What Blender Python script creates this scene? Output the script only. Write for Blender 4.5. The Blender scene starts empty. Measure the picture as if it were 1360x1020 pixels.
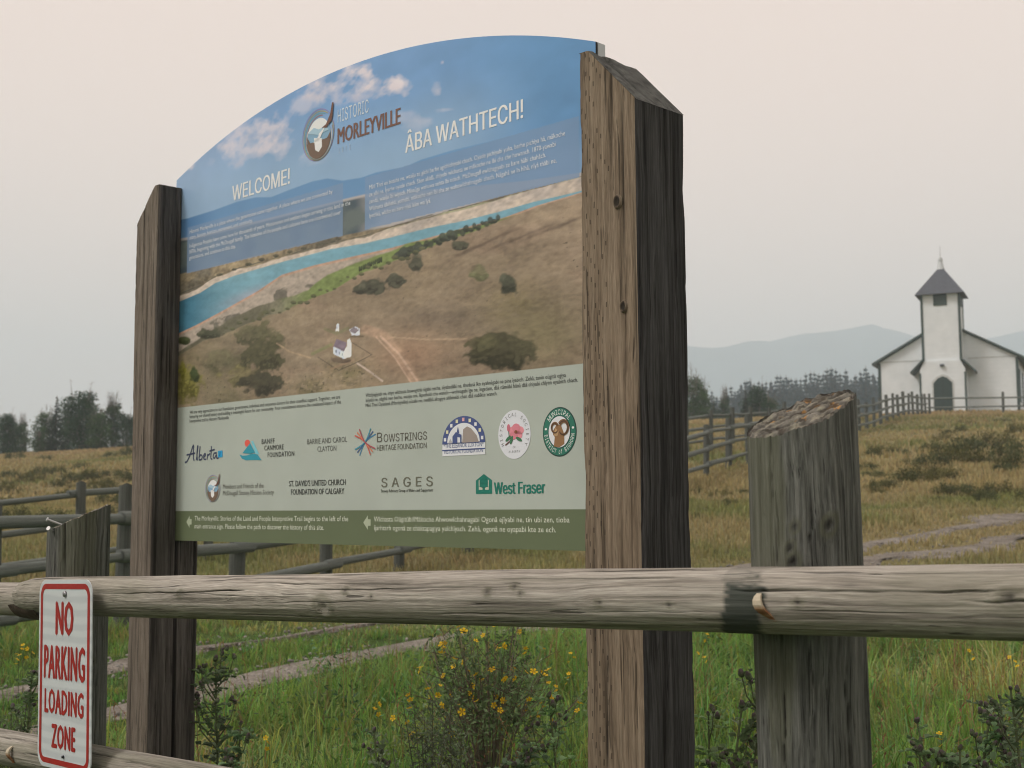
import bpy, bmesh, math, random
import numpy as np
from mathutils import Vector, Matrix

# ------------------------------------------------------------------ camera, sky, sun, exposure
F, PITCH, ROLL, CH = 1722.97, 0.09528, 0.005717, 1.25     # focal length in photo pixels, tilt, roll, eye height
sc = bpy.context.scene
col = sc.collection
cam_d = bpy.data.cameras.new('camera'); cam = bpy.data.objects.new('camera', cam_d); col.objects.link(cam)
cam_d.sensor_width = 36.0; cam_d.lens = F / 1360 * 36
cam_d.clip_start = 0.05; cam_d.clip_end = 6000
cam.matrix_world = Matrix.Translation((0, 0, CH)) @ Matrix.Rotation(math.pi/2 + PITCH, 4, 'X') @ Matrix.Rotation(-ROLL, 4, 'Z')
cam_d.dof.use_dof = True; cam_d.dof.focus_distance = 2.9; cam_d.dof.aperture_fstop = 9.0
sc.camera = cam

SUN_EL, SUN_AZ = math.radians(50), math.radians(-112)      # azimuth from +Y towards +X: the light comes from the left
world = bpy.data.worlds.new('World'); sc.world = world; world.use_nodes = True
wn = world.node_tree; wn.nodes.clear()
w_out = wn.nodes.new('ShaderNodeOutputWorld'); w_bg = wn.nodes.new('ShaderNodeBackground')
w_sky = wn.nodes.new('ShaderNodeTexSky'); w_sky.sky_type = 'NISHITA'; w_sky.sun_disc = False
w_sky.sun_elevation = SUN_EL; w_sky.sun_rotation = SUN_AZ; w_sky.dust_density = 6; w_sky.air_density = 1.2
w_mix = wn.nodes.new('ShaderNodeMix'); w_mix.data_type = 'RGBA'; w_mix.inputs[0].default_value = 0.86
w_mix.inputs[7].default_value = (12.0, 9.3, 7.95, 1)         # wildfire smoke that veils the blue of the sky
w_tc = wn.nodes.new('ShaderNodeTexCoord'); w_sep = wn.nodes.new('ShaderNodeSeparateXYZ'); wn.links.new(w_tc.outputs['Generated'], w_sep.inputs[0])
def w_math(op, a, b=None):
    m_ = wn.nodes.new('ShaderNodeMath'); m_.operation = op
    for i_, v_ in enumerate((a, b)):
        if v_ is None: continue
        if hasattr(v_, 'links'): wn.links.new(v_, m_.inputs[i_])
        else: m_.inputs[i_].default_value = v_
    return m_.outputs[0]
w_fac = w_math('SUBTRACT', 1.0, w_math('EXPONENT', w_math('DIVIDE', -1.0, w_math('MAXIMUM', w_sep.outputs[2], 0.04))))
wn.links.new(w_fac, w_mix.inputs[0])
wn.links.new(w_sky.outputs[0], w_mix.inputs[6]); wn.links.new(w_mix.outputs[2], w_bg.inputs[0])
w_bg.inputs[1].default_value = 0.1
wn.links.new(w_bg.outputs[0], w_out.inputs[0])
sun_d = bpy.data.lights.new('sun', 'SUN'); sun = bpy.data.objects.new('sun', sun_d); col.objects.link(sun)
sun_d.energy = 2.1; sun_d.angle = math.radians(16); sun_d.color = (1, 0.97, 0.94)
sdir = Vector((math.sin(SUN_AZ)*math.cos(SUN_EL), math.cos(SUN_AZ)*math.cos(SUN_EL), math.sin(SUN_EL)))
sun.rotation_euler = sdir.to_track_quat('Z', 'Y').to_euler(); sun.location = sdir * 40 + Vector((0, 0, 10))
sc.view_settings.view_transform = 'Standard'; sc.view_settings.look = 'None'
sc.view_settings.exposure = 0.0; sc.view_settings.gamma = 1.0; sc.view_settings.use_curve_mapping = False
sc.render.engine = 'CYCLES'
sc.cycles.max_bounces = 6; sc.cycles.diffuse_bounces = 3; sc.cycles.volume_bounces = 6
sc.cycles.use_denoising = True; sc.cycles.filter_width = 1.05

# ------------------------------------------------------------------ helpers
rng = np.random.default_rng(7)
random.seed(5)
def lin(r, g, b, k=1.0):
    return tuple((((v/255+0.055)/1.055)**2.4 if v > 10 else v/255/12.92)*k for v in (r, g, b))
def hash3(i, j, k):
    n = (i.astype(np.int64)*374761393 + j.astype(np.int64)*668265263 + k.astype(np.int64)*2147483647) & 0xffffffff
    n = ((n ^ (n >> 13))*1274126177) & 0xffffffff
    n = ((n ^ (n >> 16))*2246822519) & 0xffffffff
    return ((n ^ (n >> 15)) & 0xffff)/65535.0
def vnoise(x, y, z=0.0):
    x, y, z = np.broadcast_arrays(np.asarray(x, float), np.asarray(y, float), np.asarray(z, float))
    i, j, k = np.floor(x), np.floor(y), np.floor(z)
    u, v, w = x-i, y-j, z-k
    u, v, w = u*u*(3-2*u), v*v*(3-2*v), w*w*(3-2*w)
    r = 0
    for a in (0, 1):
        for b in (0, 1):
            for c in (0, 1):
                r = r + hash3(i+a, j+b, k+c)*(u if a else 1-u)*(v if b else 1-v)*(w if c else 1-w)
    return r*2-1
def fbm(x, y, z=0.0, o=4):
    r, a = 0, 1.0
    for n in range(o):
        r = r + a*vnoise(np.asarray(x)*2**n+n*17.3, np.asarray(y)*2**n-n*9.1, np.asarray(z)*2**n+n*5.7); a *= 0.5
    return r
def sstep(a, b, x):
    t = np.clip((x-a)/(b-a), 0, 1); return t*t*(3-2*t)

cp, sp, cr_, sr_ = math.cos(PITCH), math.sin(PITCH), math.cos(ROLL), math.sin(ROLL)
def ray(px, py):
    a, b = (px-680)/F, (510-py)/F
    A, B = a*cr_ + b*sr_, -a*sr_ + b*cr_
    return Vector((A, cp - B*sp, sp + B*cp))
def at(px, py, Y):
    d = ray(px, py); return Vector((0, 0, CH)) + d*(Y/d.y)
def project(X, Y, Z):
    Z = Z-CH
    d = Y*cp+Z*sp; u = -Y*sp+Z*cp
    a, b = F*X/d, F*u/d
    return 680+a*cr_-b*sr_, 510-(a*sr_+b*cr_)

def ground(x, y):
    x = np.asarray(x, float); y = np.asarray(y, float)
    t = (y-13.0)/2.2
    up = 2.2*np.logaddexp(0, np.clip(t, -30, 400))
    g = 0.1*np.minimum(up, 200)
    lim = 7.35
    g = lim - 0.8*np.logaddexp(0, (lim-g)/0.8) + 0.0
    g = np.maximum(g, -0.15)
    k = sstep(6, 40, y)
    xc = np.clip(x, -42, 45)
    g = g + k*np.where(xc > 0, 0.018*xc, 0.056*xc)
    far = sstep(98, 160, y)
    g = g*(1-far) + far*3.0
    hill = sstep(170, 260, y)*sstep(-120, 40, x)
    g = g + hill*11
    bump = 0.05*fbm(x*0.35, y*0.35, 1.5, 3)*sstep(4, 9, y) + 0.16*fbm(x*0.09, y*0.09, 8.5, 2)*sstep(12, 30, y)
    return g + bump
_RY = np.concatenate([np.arange(1.5, 40, .05), np.arange(40, 140, .2)])
def ray_ground(px, py):
    d = ray(px, py); X = d.x/d.y*_RY; Z = CH+d.z/d.y*_RY
    hit = np.nonzero(Z < ground(X, _RY))[0]; k = hit[0] if len(hit) else len(_RY)-1
    return Vector((X[k], _RY[k], float(ground(X[k], _RY[k]))))
def gz(x, y): return float(ground(x, y))

def tag(o, label=None, cat=None, group=None, kind=None):
    if label: o['label'] = label
    if cat: o['category'] = cat
    if group: o['group'] = group
    if kind: o['kind'] = kind
    return o
def empty(name, loc=(0, 0, 0), rz=0.0):
    o = bpy.data.objects.new(name, None); col.objects.link(o)
    o.location = loc; o.rotation_euler = (0, 0, rz); o.empty_display_size = 0.1
    return o
def link_mesh(name, me, parent=None, loc=None, rot=None):
    o = bpy.data.objects.new(name, me); col.objects.link(o)
    if parent is not None: o.parent = parent
    if loc is not None: o.location = loc
    if rot is not None: o.rotation_euler = rot
    return o
def make_mesh(name, V, Fc, mats, mat_idx=None, colors=None, smooth=False):
    me = bpy.data.meshes.new(name)
    V = np.asarray(V, float)
    if isinstance(Fc, np.ndarray):
        n, k = Fc.shape
        me.vertices.add(len(V)); me.vertices.foreach_set('co', V.astype(np.float32).ravel())
        me.loops.add(n*k); me.loops.foreach_set('vertex_index', Fc.astype(np.int32).ravel())
        me.polygons.add(n); me.polygons.foreach_set('loop_start', np.arange(0, n*k, k, dtype=np.int32))
        me.update(calc_edges=True)
    else:
        me.from_pydata([tuple(v) for v in V], [], Fc)
    for m in (mats if isinstance(mats, (list, tuple)) else [mats]): me.materials.append(m)
    if mat_idx is not None: me.polygons.foreach_set('material_index', np.asarray(mat_idx, np.int32))
    if colors is not None:
        ca = me.color_attributes.new('Col', 'FLOAT_COLOR', 'POINT')
        c4 = np.ones((len(V), 4), np.float32); c4[:, :3] = np.asarray(colors)[:, :3]
        ca.data.foreach_set('color', c4.ravel())
    if smooth: me.polygons.foreach_set('use_smooth', np.ones(len(me.polygons), bool))
    me.validate(); me.update()
    return me
class MB:
    """collects shapes of ONE part"""
    def __init__(s): s.v = []; s.f = []; s.c = []; s.m = []
    def add(s, V, Fc, color=(1, 1, 1), mi=0):
        o = len(s.v); s.v += [tuple(map(float, p)) for p in V]
        s.f += [tuple(int(i)+o for i in f) for f in Fc]; s.m += [mi]*len(Fc)
        if isinstance(color, np.ndarray): s.c += [tuple(c) for c in color]
        else: s.c += [tuple(color)]*len(V)
    def box(s, x0, x1, y0, y1, z0, z1, color=(1, 1, 1), mi=0):
        s.add([(x0,y0,z0),(x1,y0,z0),(x1,y1,z0),(x0,y1,z0),(x0,y0,z1),(x1,y0,z1),(x1,y1,z1),(x0,y1,z1)],
              [(0,3,2,1),(4,5,6,7),(0,1,5,4),(1,2,6,5),(2,3,7,6),(3,0,4,7)], color, mi)
    def tube(s, pts, rad, seg=6, color=(1, 1, 1), mi=0, cap=True):
        V, Fc = tube(pts, rad, seg, cap); s.add(V, Fc, color, mi)
    def build(s, name, mats, parent=None, smooth=False, loc=None, rot=None):
        return link_mesh(name, make_mesh(name, s.v, s.f, mats, s.m, np.array(s.c) if s.c else None, smooth), parent, loc, rot)
def tube(pts, rad, seg=6, cap=True):
    pts = [Vector(p) for p in pts]; n = len(pts)
    rad = [rad]*n if isinstance(rad, (int, float)) else list(rad)
    V, Fc = [], []
    t0 = (pts[1]-pts[0]).normalized()
    a = t0.orthogonal().normalized()
    for i, p in enumerate(pts):
        t = (pts[min(i+1, n-1)]-pts[max(i-1, 0)]).normalized()
        a = (a - t*a.dot(t)).normalized(); b = t.cross(a)
        for k in range(seg):
            q = 2*math.pi*k/seg; V.append(p + (a*math.cos(q)+b*math.sin(q))*rad[i])
    for i in range(n-1):
        for k in range(seg):
            k2 = (k+1) % seg; Fc.append((i*seg+k, i*seg+k2, (i+1)*seg+k2, (i+1)*seg+k))
    if cap: Fc += [tuple(range(seg-1, -1, -1)), tuple((n-1)*seg+k for k in range(seg))]
    return V, Fc
def copy_thing(o, loc, rz, scale=1.0, label=None):
    c = o.copy(); col.objects.link(c); c.location = loc; c.rotation_euler = (0, 0, rz)
    c.scale = (scale,)*3 if isinstance(scale, (int, float)) else scale
    if label: c['label'] = label
    for ch in o.children:
        d = ch.copy(); col.objects.link(d); d.parent = c
        for g in ch.children:
            e = g.copy(); col.objects.link(e); e.parent = d
    return c

# ------------------------------------------------------------------ materials
def new_mat(name):
    m = bpy.data.materials.new(name); m.use_nodes = True
    n = m.node_tree; return m, n, n.nodes['Principled BSDF']
def N(n, t, **kw):
    x = n.nodes.new(t)
    for k, v in kw.items(): setattr(x, k, v)
    return x
def mixc(n, fac, a, b, mode='MIX'):
    x = N(n, 'ShaderNodeMix', data_type='RGBA', blend_type=mode)
    for i, v in ((0, fac), (6, a), (7, b)):
        if hasattr(v, 'links'): n.links.new(v, x.inputs[i])
        else: x.inputs[i].default_value = v if i == 0 else (*v[:3], 1)
    return x.outputs[2]
def ramp(n, fac, stops):
    r = N(n, 'ShaderNodeValToRGB'); e = r.color_ramp.elements
    while len(e) < len(stops): e.new(0.5)
    for i, (p, c) in enumerate(stops): e[i].position = p; e[i].color = (*c[:3], 1) if not isinstance(c, (int, float)) else (c, c, c, 1)
    n.links.new(fac, r.inputs[0]); return r.outputs[0]
def noise(n, vec, scale, detail=4, rough=0.55, dist=0.0):
    t = N(n, 'ShaderNodeTexNoise'); t.inputs['Scale'].default_value = scale; t.inputs['Detail'].default_value = detail
    t.inputs['Roughness'].default_value = rough; t.inputs['Distortion'].default_value = dist
    if vec is not None: n.links.new(vec, t.inputs['Vector'])
    return t.outputs[0]
def mapping(n, vec, scale=(1, 1, 1), loc=(0, 0, 0)):
    m = N(n, 'ShaderNodeMapping'); m.inputs['Scale'].default_value = scale; m.inputs['Location'].default_value = loc
    n.links.new(vec, m.inputs[0]); return m.outputs[0]
def bump(n, b, h, strength, dist=0.01, prev=None):
    x = N(n, 'ShaderNodeBump'); x.inputs['Strength'].default_value = strength; x.inputs['Distance'].default_value = dist
    n.links.new(h, x.inputs['Height'])
    if prev is not None: n.links.new(prev, x.inputs['Normal'])
    n.links.new(x.outputs[0], b.inputs['Normal']); return x.outputs[0]
def plain(name, c, rough=0.7, metal=0.0, var=0.12, nscale=8, bmp=0.0):
    m, n, b = new_mat(name)
    tc = N(n, 'ShaderNodeTexCoord').outputs['Object']
    nz = noise(n, tc, nscale, 5)
    lo = tuple(v*(1-var) for v in c); hi = tuple(min(1, v*(1+var)) for v in c)
    n.links.new(ramp(n, nz, [(0.3, lo), (0.7, hi)]), b.inputs['Base Color'])
    b.inputs['Roughness'].default_value = rough; b.inputs['Metallic'].default_value = metal
    if bmp: bump(n, b, nz, bmp)
    return m
def vcol_mat(name, rough=0.7, var=0.0, nscale=200, spec=0.5, trans=0.0, coat=0.0):
    m, n, b = new_mat(name)
    a = N(n, 'ShaderNodeAttribute', attribute_name='Col').outputs[0]
    if var:
        tc = N(n, 'ShaderNodeTexCoord').outputs['Object']
        a = mixc(n, 1.0, a, ramp(n, noise(n, tc, nscale, 4), [(0.25, 1-var), (0.75, 1+var)]), 'MULTIPLY')
    n.links.new(a, b.inputs['Base Color']); b.inputs['Roughness'].default_value = rough
    b.inputs['Specular IOR Level'].default_value = spec
    b.inputs['Coat Weight'].default_value = coat; b.inputs['Coat Roughness'].default_value = 0.2
    if trans:
        tr = N(n, 'ShaderNodeBsdfTranslucent'); n.links.new(a, tr.inputs[0])
        mx = N(n, 'ShaderNodeMixShader'); mx.inputs[0].default_value = trans
        n.links.new(b.outputs[0], mx.inputs[1]); n.links.new(tr.outputs[0], mx.inputs[2])
        n.links.new(mx.outputs[0], n.nodes['Material Output'].inputs[0])
    return m
def wood(name, dark, mid, light, axis='X', grain=70.0, along=1.6, rough=0.85, bstr=0.5, blotch=None, incised=False, fine=1.0):
    """weathered timber: grain stretched along one object axis; attribute Col = (crack darkening, algae/lichen, dark stain)"""
    m, n, b = new_mat(name)
    tc = N(n, 'ShaderNodeTexCoord').outputs['Object']
    def sc3(a, g): return {'X': (a, g, g), 'Z': (g, g, a)}[axis]
    wob = noise(n, mapping(n, tc, sc3(2.2, 6)), 1.0, 3)
    wv = N(n, 'ShaderNodeVectorMath', operation='SCALE'); n.links.new(wob, wv.inputs[0]); wv.inputs['Scale'].default_value = 0.035
    va = N(n, 'ShaderNodeVectorMath', operation='ADD'); n.links.new(tc, va.inputs[0]); n.links.new(wv.outputs[0], va.inputs[1])
    g1 = noise(n, mapping(n, va.outputs[0], sc3(along, grain)), 1.0, 6, 0.65)
    g2 = noise(n, mapping(n, va.outputs[0], sc3(along*4, grain*3.3)), 1.0, 4, 0.6)
    big = noise(n, mapping(n, tc, sc3(1.3, 5)), 1.0, 4, 0.6)
    c = ramp(n, g1, [(0.28, dark), (0.47, mid), (0.72, light)])
    c = mixc(n, 0.35*fine, c, ramp(n, g2, [(0.33, 0.35), (0.62, 1.0)]), 'MULTIPLY')
    c = mixc(n, 0.55, c, ramp(n, big, [(0.3, 0.62), (0.7, 1.2)]), 'MULTIPLY')
    ck = noise(n, mapping(n, va.outputs[0], sc3(along*1.6, grain*1.5)), 1.0, 3, 0.5)
    ckm = ramp(n, ck, [(0.635, 1.0), (0.66, 0.28), (0.80, 0.22)])
    c = mixc(n, 0.85, c, ckm, 'MULTIPLY')
    g3 = noise(n, mapping(n, tc, sc3(along*14, grain*7)), 1.0, 2, 0.6)
    c = mixc(n, 0.5, c, ramp(n, g3, [(0.35, 0.55), (0.65, 1.25)]), 'MULTIPLY')
    at_ = N(n, 'ShaderNodeAttribute', attribute_name='Col')
    sep = N(n, 'ShaderNodeSeparateColor'); n.links.new(at_.outputs[0], sep.inputs[0])
    if blotch is not None:
        c = mixc(n, sep.outputs[1], c, mixc(n, g1, tuple(v*0.6 for v in blotch), blotch))
    h = g1
    if incised:
        sx = N(n, 'ShaderNodeSeparateXYZ'); n.links.new(tc, sx.inputs[0])
        def M(op, a, b_=None, c_=None):
            x = N(n, 'ShaderNodeMath', operation=op)
            for i, v in enumerate((a, b_, c_)):
                if v is None: continue
                if hasattr(v, 'links'): n.links.new(v, x.inputs[i])
                else: x.inputs[i].default_value = v
            return x.outputs[0]
        jit = noise(n, mapping(n, tc, (9, 9, 5)), 1.0, 2)
        cu = M('DIVIDE', M('ADD', sx.outputs[0], M('MULTIPLY', jit, 0.012)), 0.0112); iu = M('FLOOR', cu); fu = M('FRACT', cu)
        ph = M('FRACT', M('MULTIPLY', iu, 0.3333))
        cv = M('ADD', M('DIVIDE', M('ADD', sx.outputs[2], M('MULTIPLY', jit, 0.05)), 0.048), ph); fv = M('FRACT', cv); iv = M('FLOOR', cv)
        cmb = N(n, 'ShaderNodeCombineXYZ'); n.links.new(iu, cmb.inputs[0]); n.links.new(iv, cmb.inputs[1])
        wn_ = N(n, 'ShaderNodeTexWhiteNoise', noise_dimensions='3D'); n.links.new(cmb.outputs[0], wn_.inputs[0])
        inu = M('LESS_THAN', M('ABSOLUTE', M('SUBTRACT', fu, 0.5)), 0.15)
        inv = M('LESS_THAN', M('ABSOLUTE', M('SUBTRACT', fv, 0.5)), 0.12)
        lim = M('LESS_THAN', M('ADD', sx.outputs[0], M('MULTIPLY', wn_.outputs[0], 0.06)), 0.115)
        mask = M('MULTIPLY', M('MULTIPLY', inu, inv), M('MULTIPLY', lim, M('GREATER_THAN', wn_.outputs[0], 0.3)))
        c = mixc(n, M('MULTIPLY', mask, 0.65), c, (0.03, 0.022, 0.016))
        h = M('SUBTRACT', g1, M('MULTIPLY', mask, 1.2))
    c = mixc(n, sep.outputs[2], c, mixc(n, g1, (0.02, 0.027, 0.023), (0.058, 0.07, 0.06)))
    c = mixc(n, sep.outputs[0], c, (0.012, 0.010, 0.008))
    n.links.new(c, b.inputs['Base Color']); b.inputs['Roughness'].default_value = rough
    b.inputs['Specular IOR Level'].default_value = 0.25
    p = bump(n, b, h, bstr, 0.006)
    p = bump(n, b, g2, bstr*0.5, 0.003, p)
    bump(n, b, ckm, bstr, 0.004, p)
    return m

M_rail = wood('weathered rail wood', (0.10, 0.088, 0.072), (0.34, 0.31, 0.265), (0.54, 0.505, 0.445), 'X', 95, 1.7, blotch=(0.17, 0.17, 0.11))
M_fpost = wood('grey green post wood', (0.036, 0.037, 0.033), (0.132, 0.136, 0.122), (0.255, 0.26, 0.235), 'Z', 150, 3.0, bstr=0.8, blotch=(0.15, 0.155, 0.095))
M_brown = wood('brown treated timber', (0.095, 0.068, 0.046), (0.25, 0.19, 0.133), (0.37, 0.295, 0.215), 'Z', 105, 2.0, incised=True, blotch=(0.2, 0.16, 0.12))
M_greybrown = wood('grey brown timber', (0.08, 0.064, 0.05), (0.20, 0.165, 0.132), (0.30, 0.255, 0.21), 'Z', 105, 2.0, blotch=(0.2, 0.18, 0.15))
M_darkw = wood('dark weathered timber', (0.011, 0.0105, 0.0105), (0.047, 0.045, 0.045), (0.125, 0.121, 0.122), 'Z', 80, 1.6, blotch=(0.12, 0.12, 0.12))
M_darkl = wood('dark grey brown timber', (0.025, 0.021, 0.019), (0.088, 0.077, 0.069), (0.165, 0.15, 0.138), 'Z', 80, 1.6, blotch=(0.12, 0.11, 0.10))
M_endgrain = wood('grey end grain', (0.03, 0.03, 0.028), (0.15, 0.15, 0.14), (0.27, 0.27, 0.25), 'Z', 45, 20, bstr=0.9, blotch=(0.04, 0.045, 0.04))
M_lichen = vcol_mat('lichen covered cut', 0.95, 0.5, 90)
M_bgwood_x = wood('grey fence pole wood', (0.07, 0.08, 0.073), (0.17, 0.192, 0.175), (0.27, 0.295, 0.27), 'X', 25, 1.0)
M_bgwood_z = wood('grey fence stake wood', (0.05, 0.053, 0.046), (0.105, 0.112, 0.10), (0.17, 0.18, 0.16), 'Z', 25, 1.0)
M_ink = vcol_mat('printed ink', 0.42, 0.05, 6, 0.35)
M_alu = plain('pale aluminium', (0.50, 0.53, 0.54), 0.45, 0.3, 0.06)
M_black = plain('black edge', (0.012, 0.012, 0.016), 0.6)
M_steel = plain('galvanised bolt', (0.30, 0.30, 0.31), 0.4, 0.8)
M_plate = None
M_leaf = vcol_mat('leaf green', 0.6, 0.25, 30, 0.3, 0.3)
M_grass = vcol_mat('grass blades', 0.65, 0.0, 10, 0.25, 0.35)
M_stem = vcol_mat('plant stems', 0.8, 0.2, 60, 0.2)
M_petal = plain('yellow petals', (0.80, 0.50, 0.02), 0.6, 0, 0.15)
M_white = None

# ------------------------------------------------------------------ ground
def axis_coords(a, b, step, far):
    mid = list(np.arange(a, b+1e-6, step)); d = step; lo, hi = a, b; L, H = [], []
    while lo > -far or hi < far:
        d *= 1.28
        if lo > -far: lo -= d; L.append(lo)
        if hi < far: hi += d; H.append(hi)
    return np.array(L[::-1]+mid+H)
gx = axis_coords(-34, 46, 0.5, 2200); gy = np.concatenate([np.arange(-60, 0, 4.0), np.arange(0, 108, 0.5)])
d_, y_ = 0.5, 107.5; ext = []
while y_ < 2200: d_ *= 1.15; y_ += d_; ext.append(y_)
gy = np.concatenate([np.array([-2200., -1200, -600, -250, -120]), gy, np.array(ext)])
GX, GY = np.meshgrid(gx, gy); GZ = ground(GX, GY)
nx_, ny_ = len(gx), len(gy)
ii = (np.arange(ny_-1)[:, None]*nx_ + np.arange(nx_-1)[None]).ravel()
Fg = np.stack([ii, ii+1, ii+nx_+1, ii+nx_], 1)
def field_color(x, y):
    """base colour of the sward: fresh green by the road fence, cured gold up the slope"""
    x = np.asarray(x, float); y = np.asarray(y, float)
    n1 = fbm(x*0.16, y*0.16, 3.3, 3)*0.5; n2 = fbm(x*0.7, y*0.7, 7.7, 3)*0.5
    dry = sstep(11.5, 19.0, y + 3.0*n1 - 0.12*x + 1.5*n2)
    dry = np.maximum(dry, 0.25*sstep(0.15, 0.5, n2))
    green = np.array([0.085, 0.152, 0.034]); gold = np.array([0.33, 0.278, 0.138]); oliv = np.array([0.165, 0.192, 0.064]); rust = np.array([0.37, 0.265, 0.15])
    c = green + (gold-green)*dry[..., None]
    w = np.clip(sstep(-0.05, 0.4, n1+0.6*n2), 0, 1)*0.85*dry
    c = c + (oliv-c)*w[..., None]
    r = sstep(55, 80, y+8*n1)*0.55
    c = c + (rust-c)*r[..., None]
    far = sstep(95, 120, y)
    c = c + (np.array([0.06, 0.08, 0.035])-c)*far[..., None]
    return c*(1+0.25*n2[..., None])
M_soil, n_, b_ = new_mat('field ground')
a_ = N(n_, 'ShaderNodeAttribute', attribute_name='Col').outputs[0]
tc_ = N(n_, 'ShaderNodeTexCoord').outputs['Object']
f1 = noise(n_, tc_, 9, 6, 0.7); f2 = noise(n_, tc_, 1.1, 5, 0.6)
c_ = mixc(n_, 1.0, a_, ramp(n_, f1, [(0.3, 0.45), (0.7, 1.05)]), 'MULTIPLY')
c_ = mixc(n_, 0.6, c_, ramp(n_, f2, [(0.35, 0.65), (0.65, 1.1)]), 'MULTIPLY')
n_.links.new(c_, b_.inputs['Base Color']); b_.inputs['Roughness'].default_value = 0.95; b_.inputs['Specular IOR Level'].default_value = 0.1
bump(n_, b_, f1, 1.0, 0.08)
gme = make_mesh('ground', np.stack([GX.ravel(), GY.ravel(), GZ.ravel()], 1), Fg, M_soil, None, field_color(GX.ravel(), GY.ravel()), True)
tag(link_mesh('ground', gme), kind='structure')

# far hills: a ridge of real depth
M_hill = plain('haze tinted forest slope', (0.075, 0.105, 0.12), 0.95, 0, 0.3, 0.02)  # raised bluish base colour paints part of the smoke haze onto the forest
def ridge(name, Y, depth, prof, seed):
    xs = np.linspace(-1950, 1950, 220); rows = 13
    pxs = np.array([p[0] for p in prof]); pys = np.array([p[1] for p in prof])
    V = []
    for j in range(rows):
        t = j/(rows-1)*2-1
        for x in xs:
            px = 680 + x/Y*F
            top = at(680, float(np.interp(px, pxs, pys)), Y).z
            z = -4 + (top+4)*(1-abs(t)**1.5)
            z += 5*float(vnoise(x*0.02, t*3+seed, seed))*(1-abs(t)) + 1.2*float(vnoise(x*0.12, t*9+seed, seed))*(1-abs(t))
            V.append((x, Y+t*depth, z))
    n = len(xs); Fc = [(j*n+i, j*n+i+1, (j+1)*n+i+1, (j+1)*n+i) for j in range(rows-1) for i in range(n-1)]
    tag(link_mesh(name, make_mesh(name, V, Fc, M_hill, smooth=True)), kind='structure')
ridge('hills', 2000, 220, [(-700, 640), (180, 610), (500, 540), (760, 480), (905, 462), (960, 466), (1010, 452), (1080, 449), (1120, 443), (1165, 437), (1200, 443), (1240, 455), (1300, 457), (1360, 447), (1600, 440), (2600, 520)], 1.0)

# ------------------------------------------------------------------ gravel wheel tracks
M_gravel, n_, b_ = new_mat('pale gravel')
tc_ = N(n_, 'ShaderNodeTexCoord').outputs['Object']
vo = N(n_, 'ShaderNodeTexVoronoi'); vo.inputs['Scale'].default_value = 28; n_.links.new(tc_, vo.inputs['Vector'])
c_ = mixc(n_, 0.7, ramp(n_, noise(n_, tc_, 3.5, 6), [(0.3, (0.16, 0.135, 0.105)), (0.7, (0.36, 0.325, 0.28))]), ramp(n_, vo.outputs['Distance'], [(0.05, 1.0), (0.6, 0.45)]), 'MULTIPLY')
n_.links.new(c_, b_.inputs['Base Color']); b_.inputs['Roughness'].default_value = 0.95
bump(n_, b_, vo.outputs['Distance'], 0.8, 0.03)
def strip(pix, w, seed):
    P = [ray_ground(*p) for p in pix]
    d0 = (P[0]-P[1]).normalized(); P = [P[0]+d0*6] + P; d1 = (P[-1]-P[-2]).normalized(); P = P + [P[-1]+d1*8]
    L = [0]
    for a, b in zip(P, P[1:]): L.append(L[-1]+(b-a).length)
    s = np.arange(0, L[-1], 0.18)
    xs = np.interp(s, L, [p.x for p in P]); ys = np.interp(s, L, [p.y for p in P])
    k = np.ones(15)/15
    xs = np.convolve(np.pad(xs, 7, 'edge'), k, 'valid'); ys = np.convolve(np.pad(ys, 7, 'edge'), k, 'valid')
    tx, ty = np.gradient(xs), np.gradient(ys); l = np.hypot(tx, ty); nx, ny = -ty/l, tx/l
    m = 9; V = []
    for j in range(m):
        t = j/(m-1)*2-1
        ww = w*(1+0.95*fbm(s*0.9, np.full_like(s, seed+np.sign(t)*5), 0, 3))
        ww = ww*np.clip(.5+.075*(ys-10), .45, 2.0)
        X, Y = xs+nx*t*ww, ys+ny*t*ww
        Z = ground(X, Y) + 0.03 - 0.05*abs(t)**3
        V.append(np.stack([X, Y, Z], 1))
    V = np.concatenate(V); n = len(s)
    Fc = np.array([(j*n+i, j*n+i+1, (j+1)*n+i+1, (j+1)*n+i) for j in range(m-1) for i in range(n-1)])
    tag(link_mesh('path', make_mesh('path', V, Fc, M_gravel, smooth=True)), kind='structure')
    return np.stack([xs, ys], 1)
T1 = strip([(140, 893), (240, 868), (400, 843), (520, 828), (700, 800), (950, 760), (1150, 726), (1250, 706), (1360, 686)], 0.34, 1)
T2 = strip([(250, 925), (370, 893), (430, 879), (500, 863), (620, 846), (720, 836), (950, 789), (1150, 748), (1250, 734), (1360, 717)], 0.38, 2)
TR = np.concatenate([T1[::2], T2[::2]])
def track_dist(x, y):
    out = np.full(len(x), 9.0)
    for a in range(0, len(x), 4000):
        q = np.hypot(x[a:a+4000, None]-TR[None, :, 0], y[a:a+4000, None]-TR[None, :, 1]); out[a:a+4000] = q.min(1)
    return out
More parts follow.
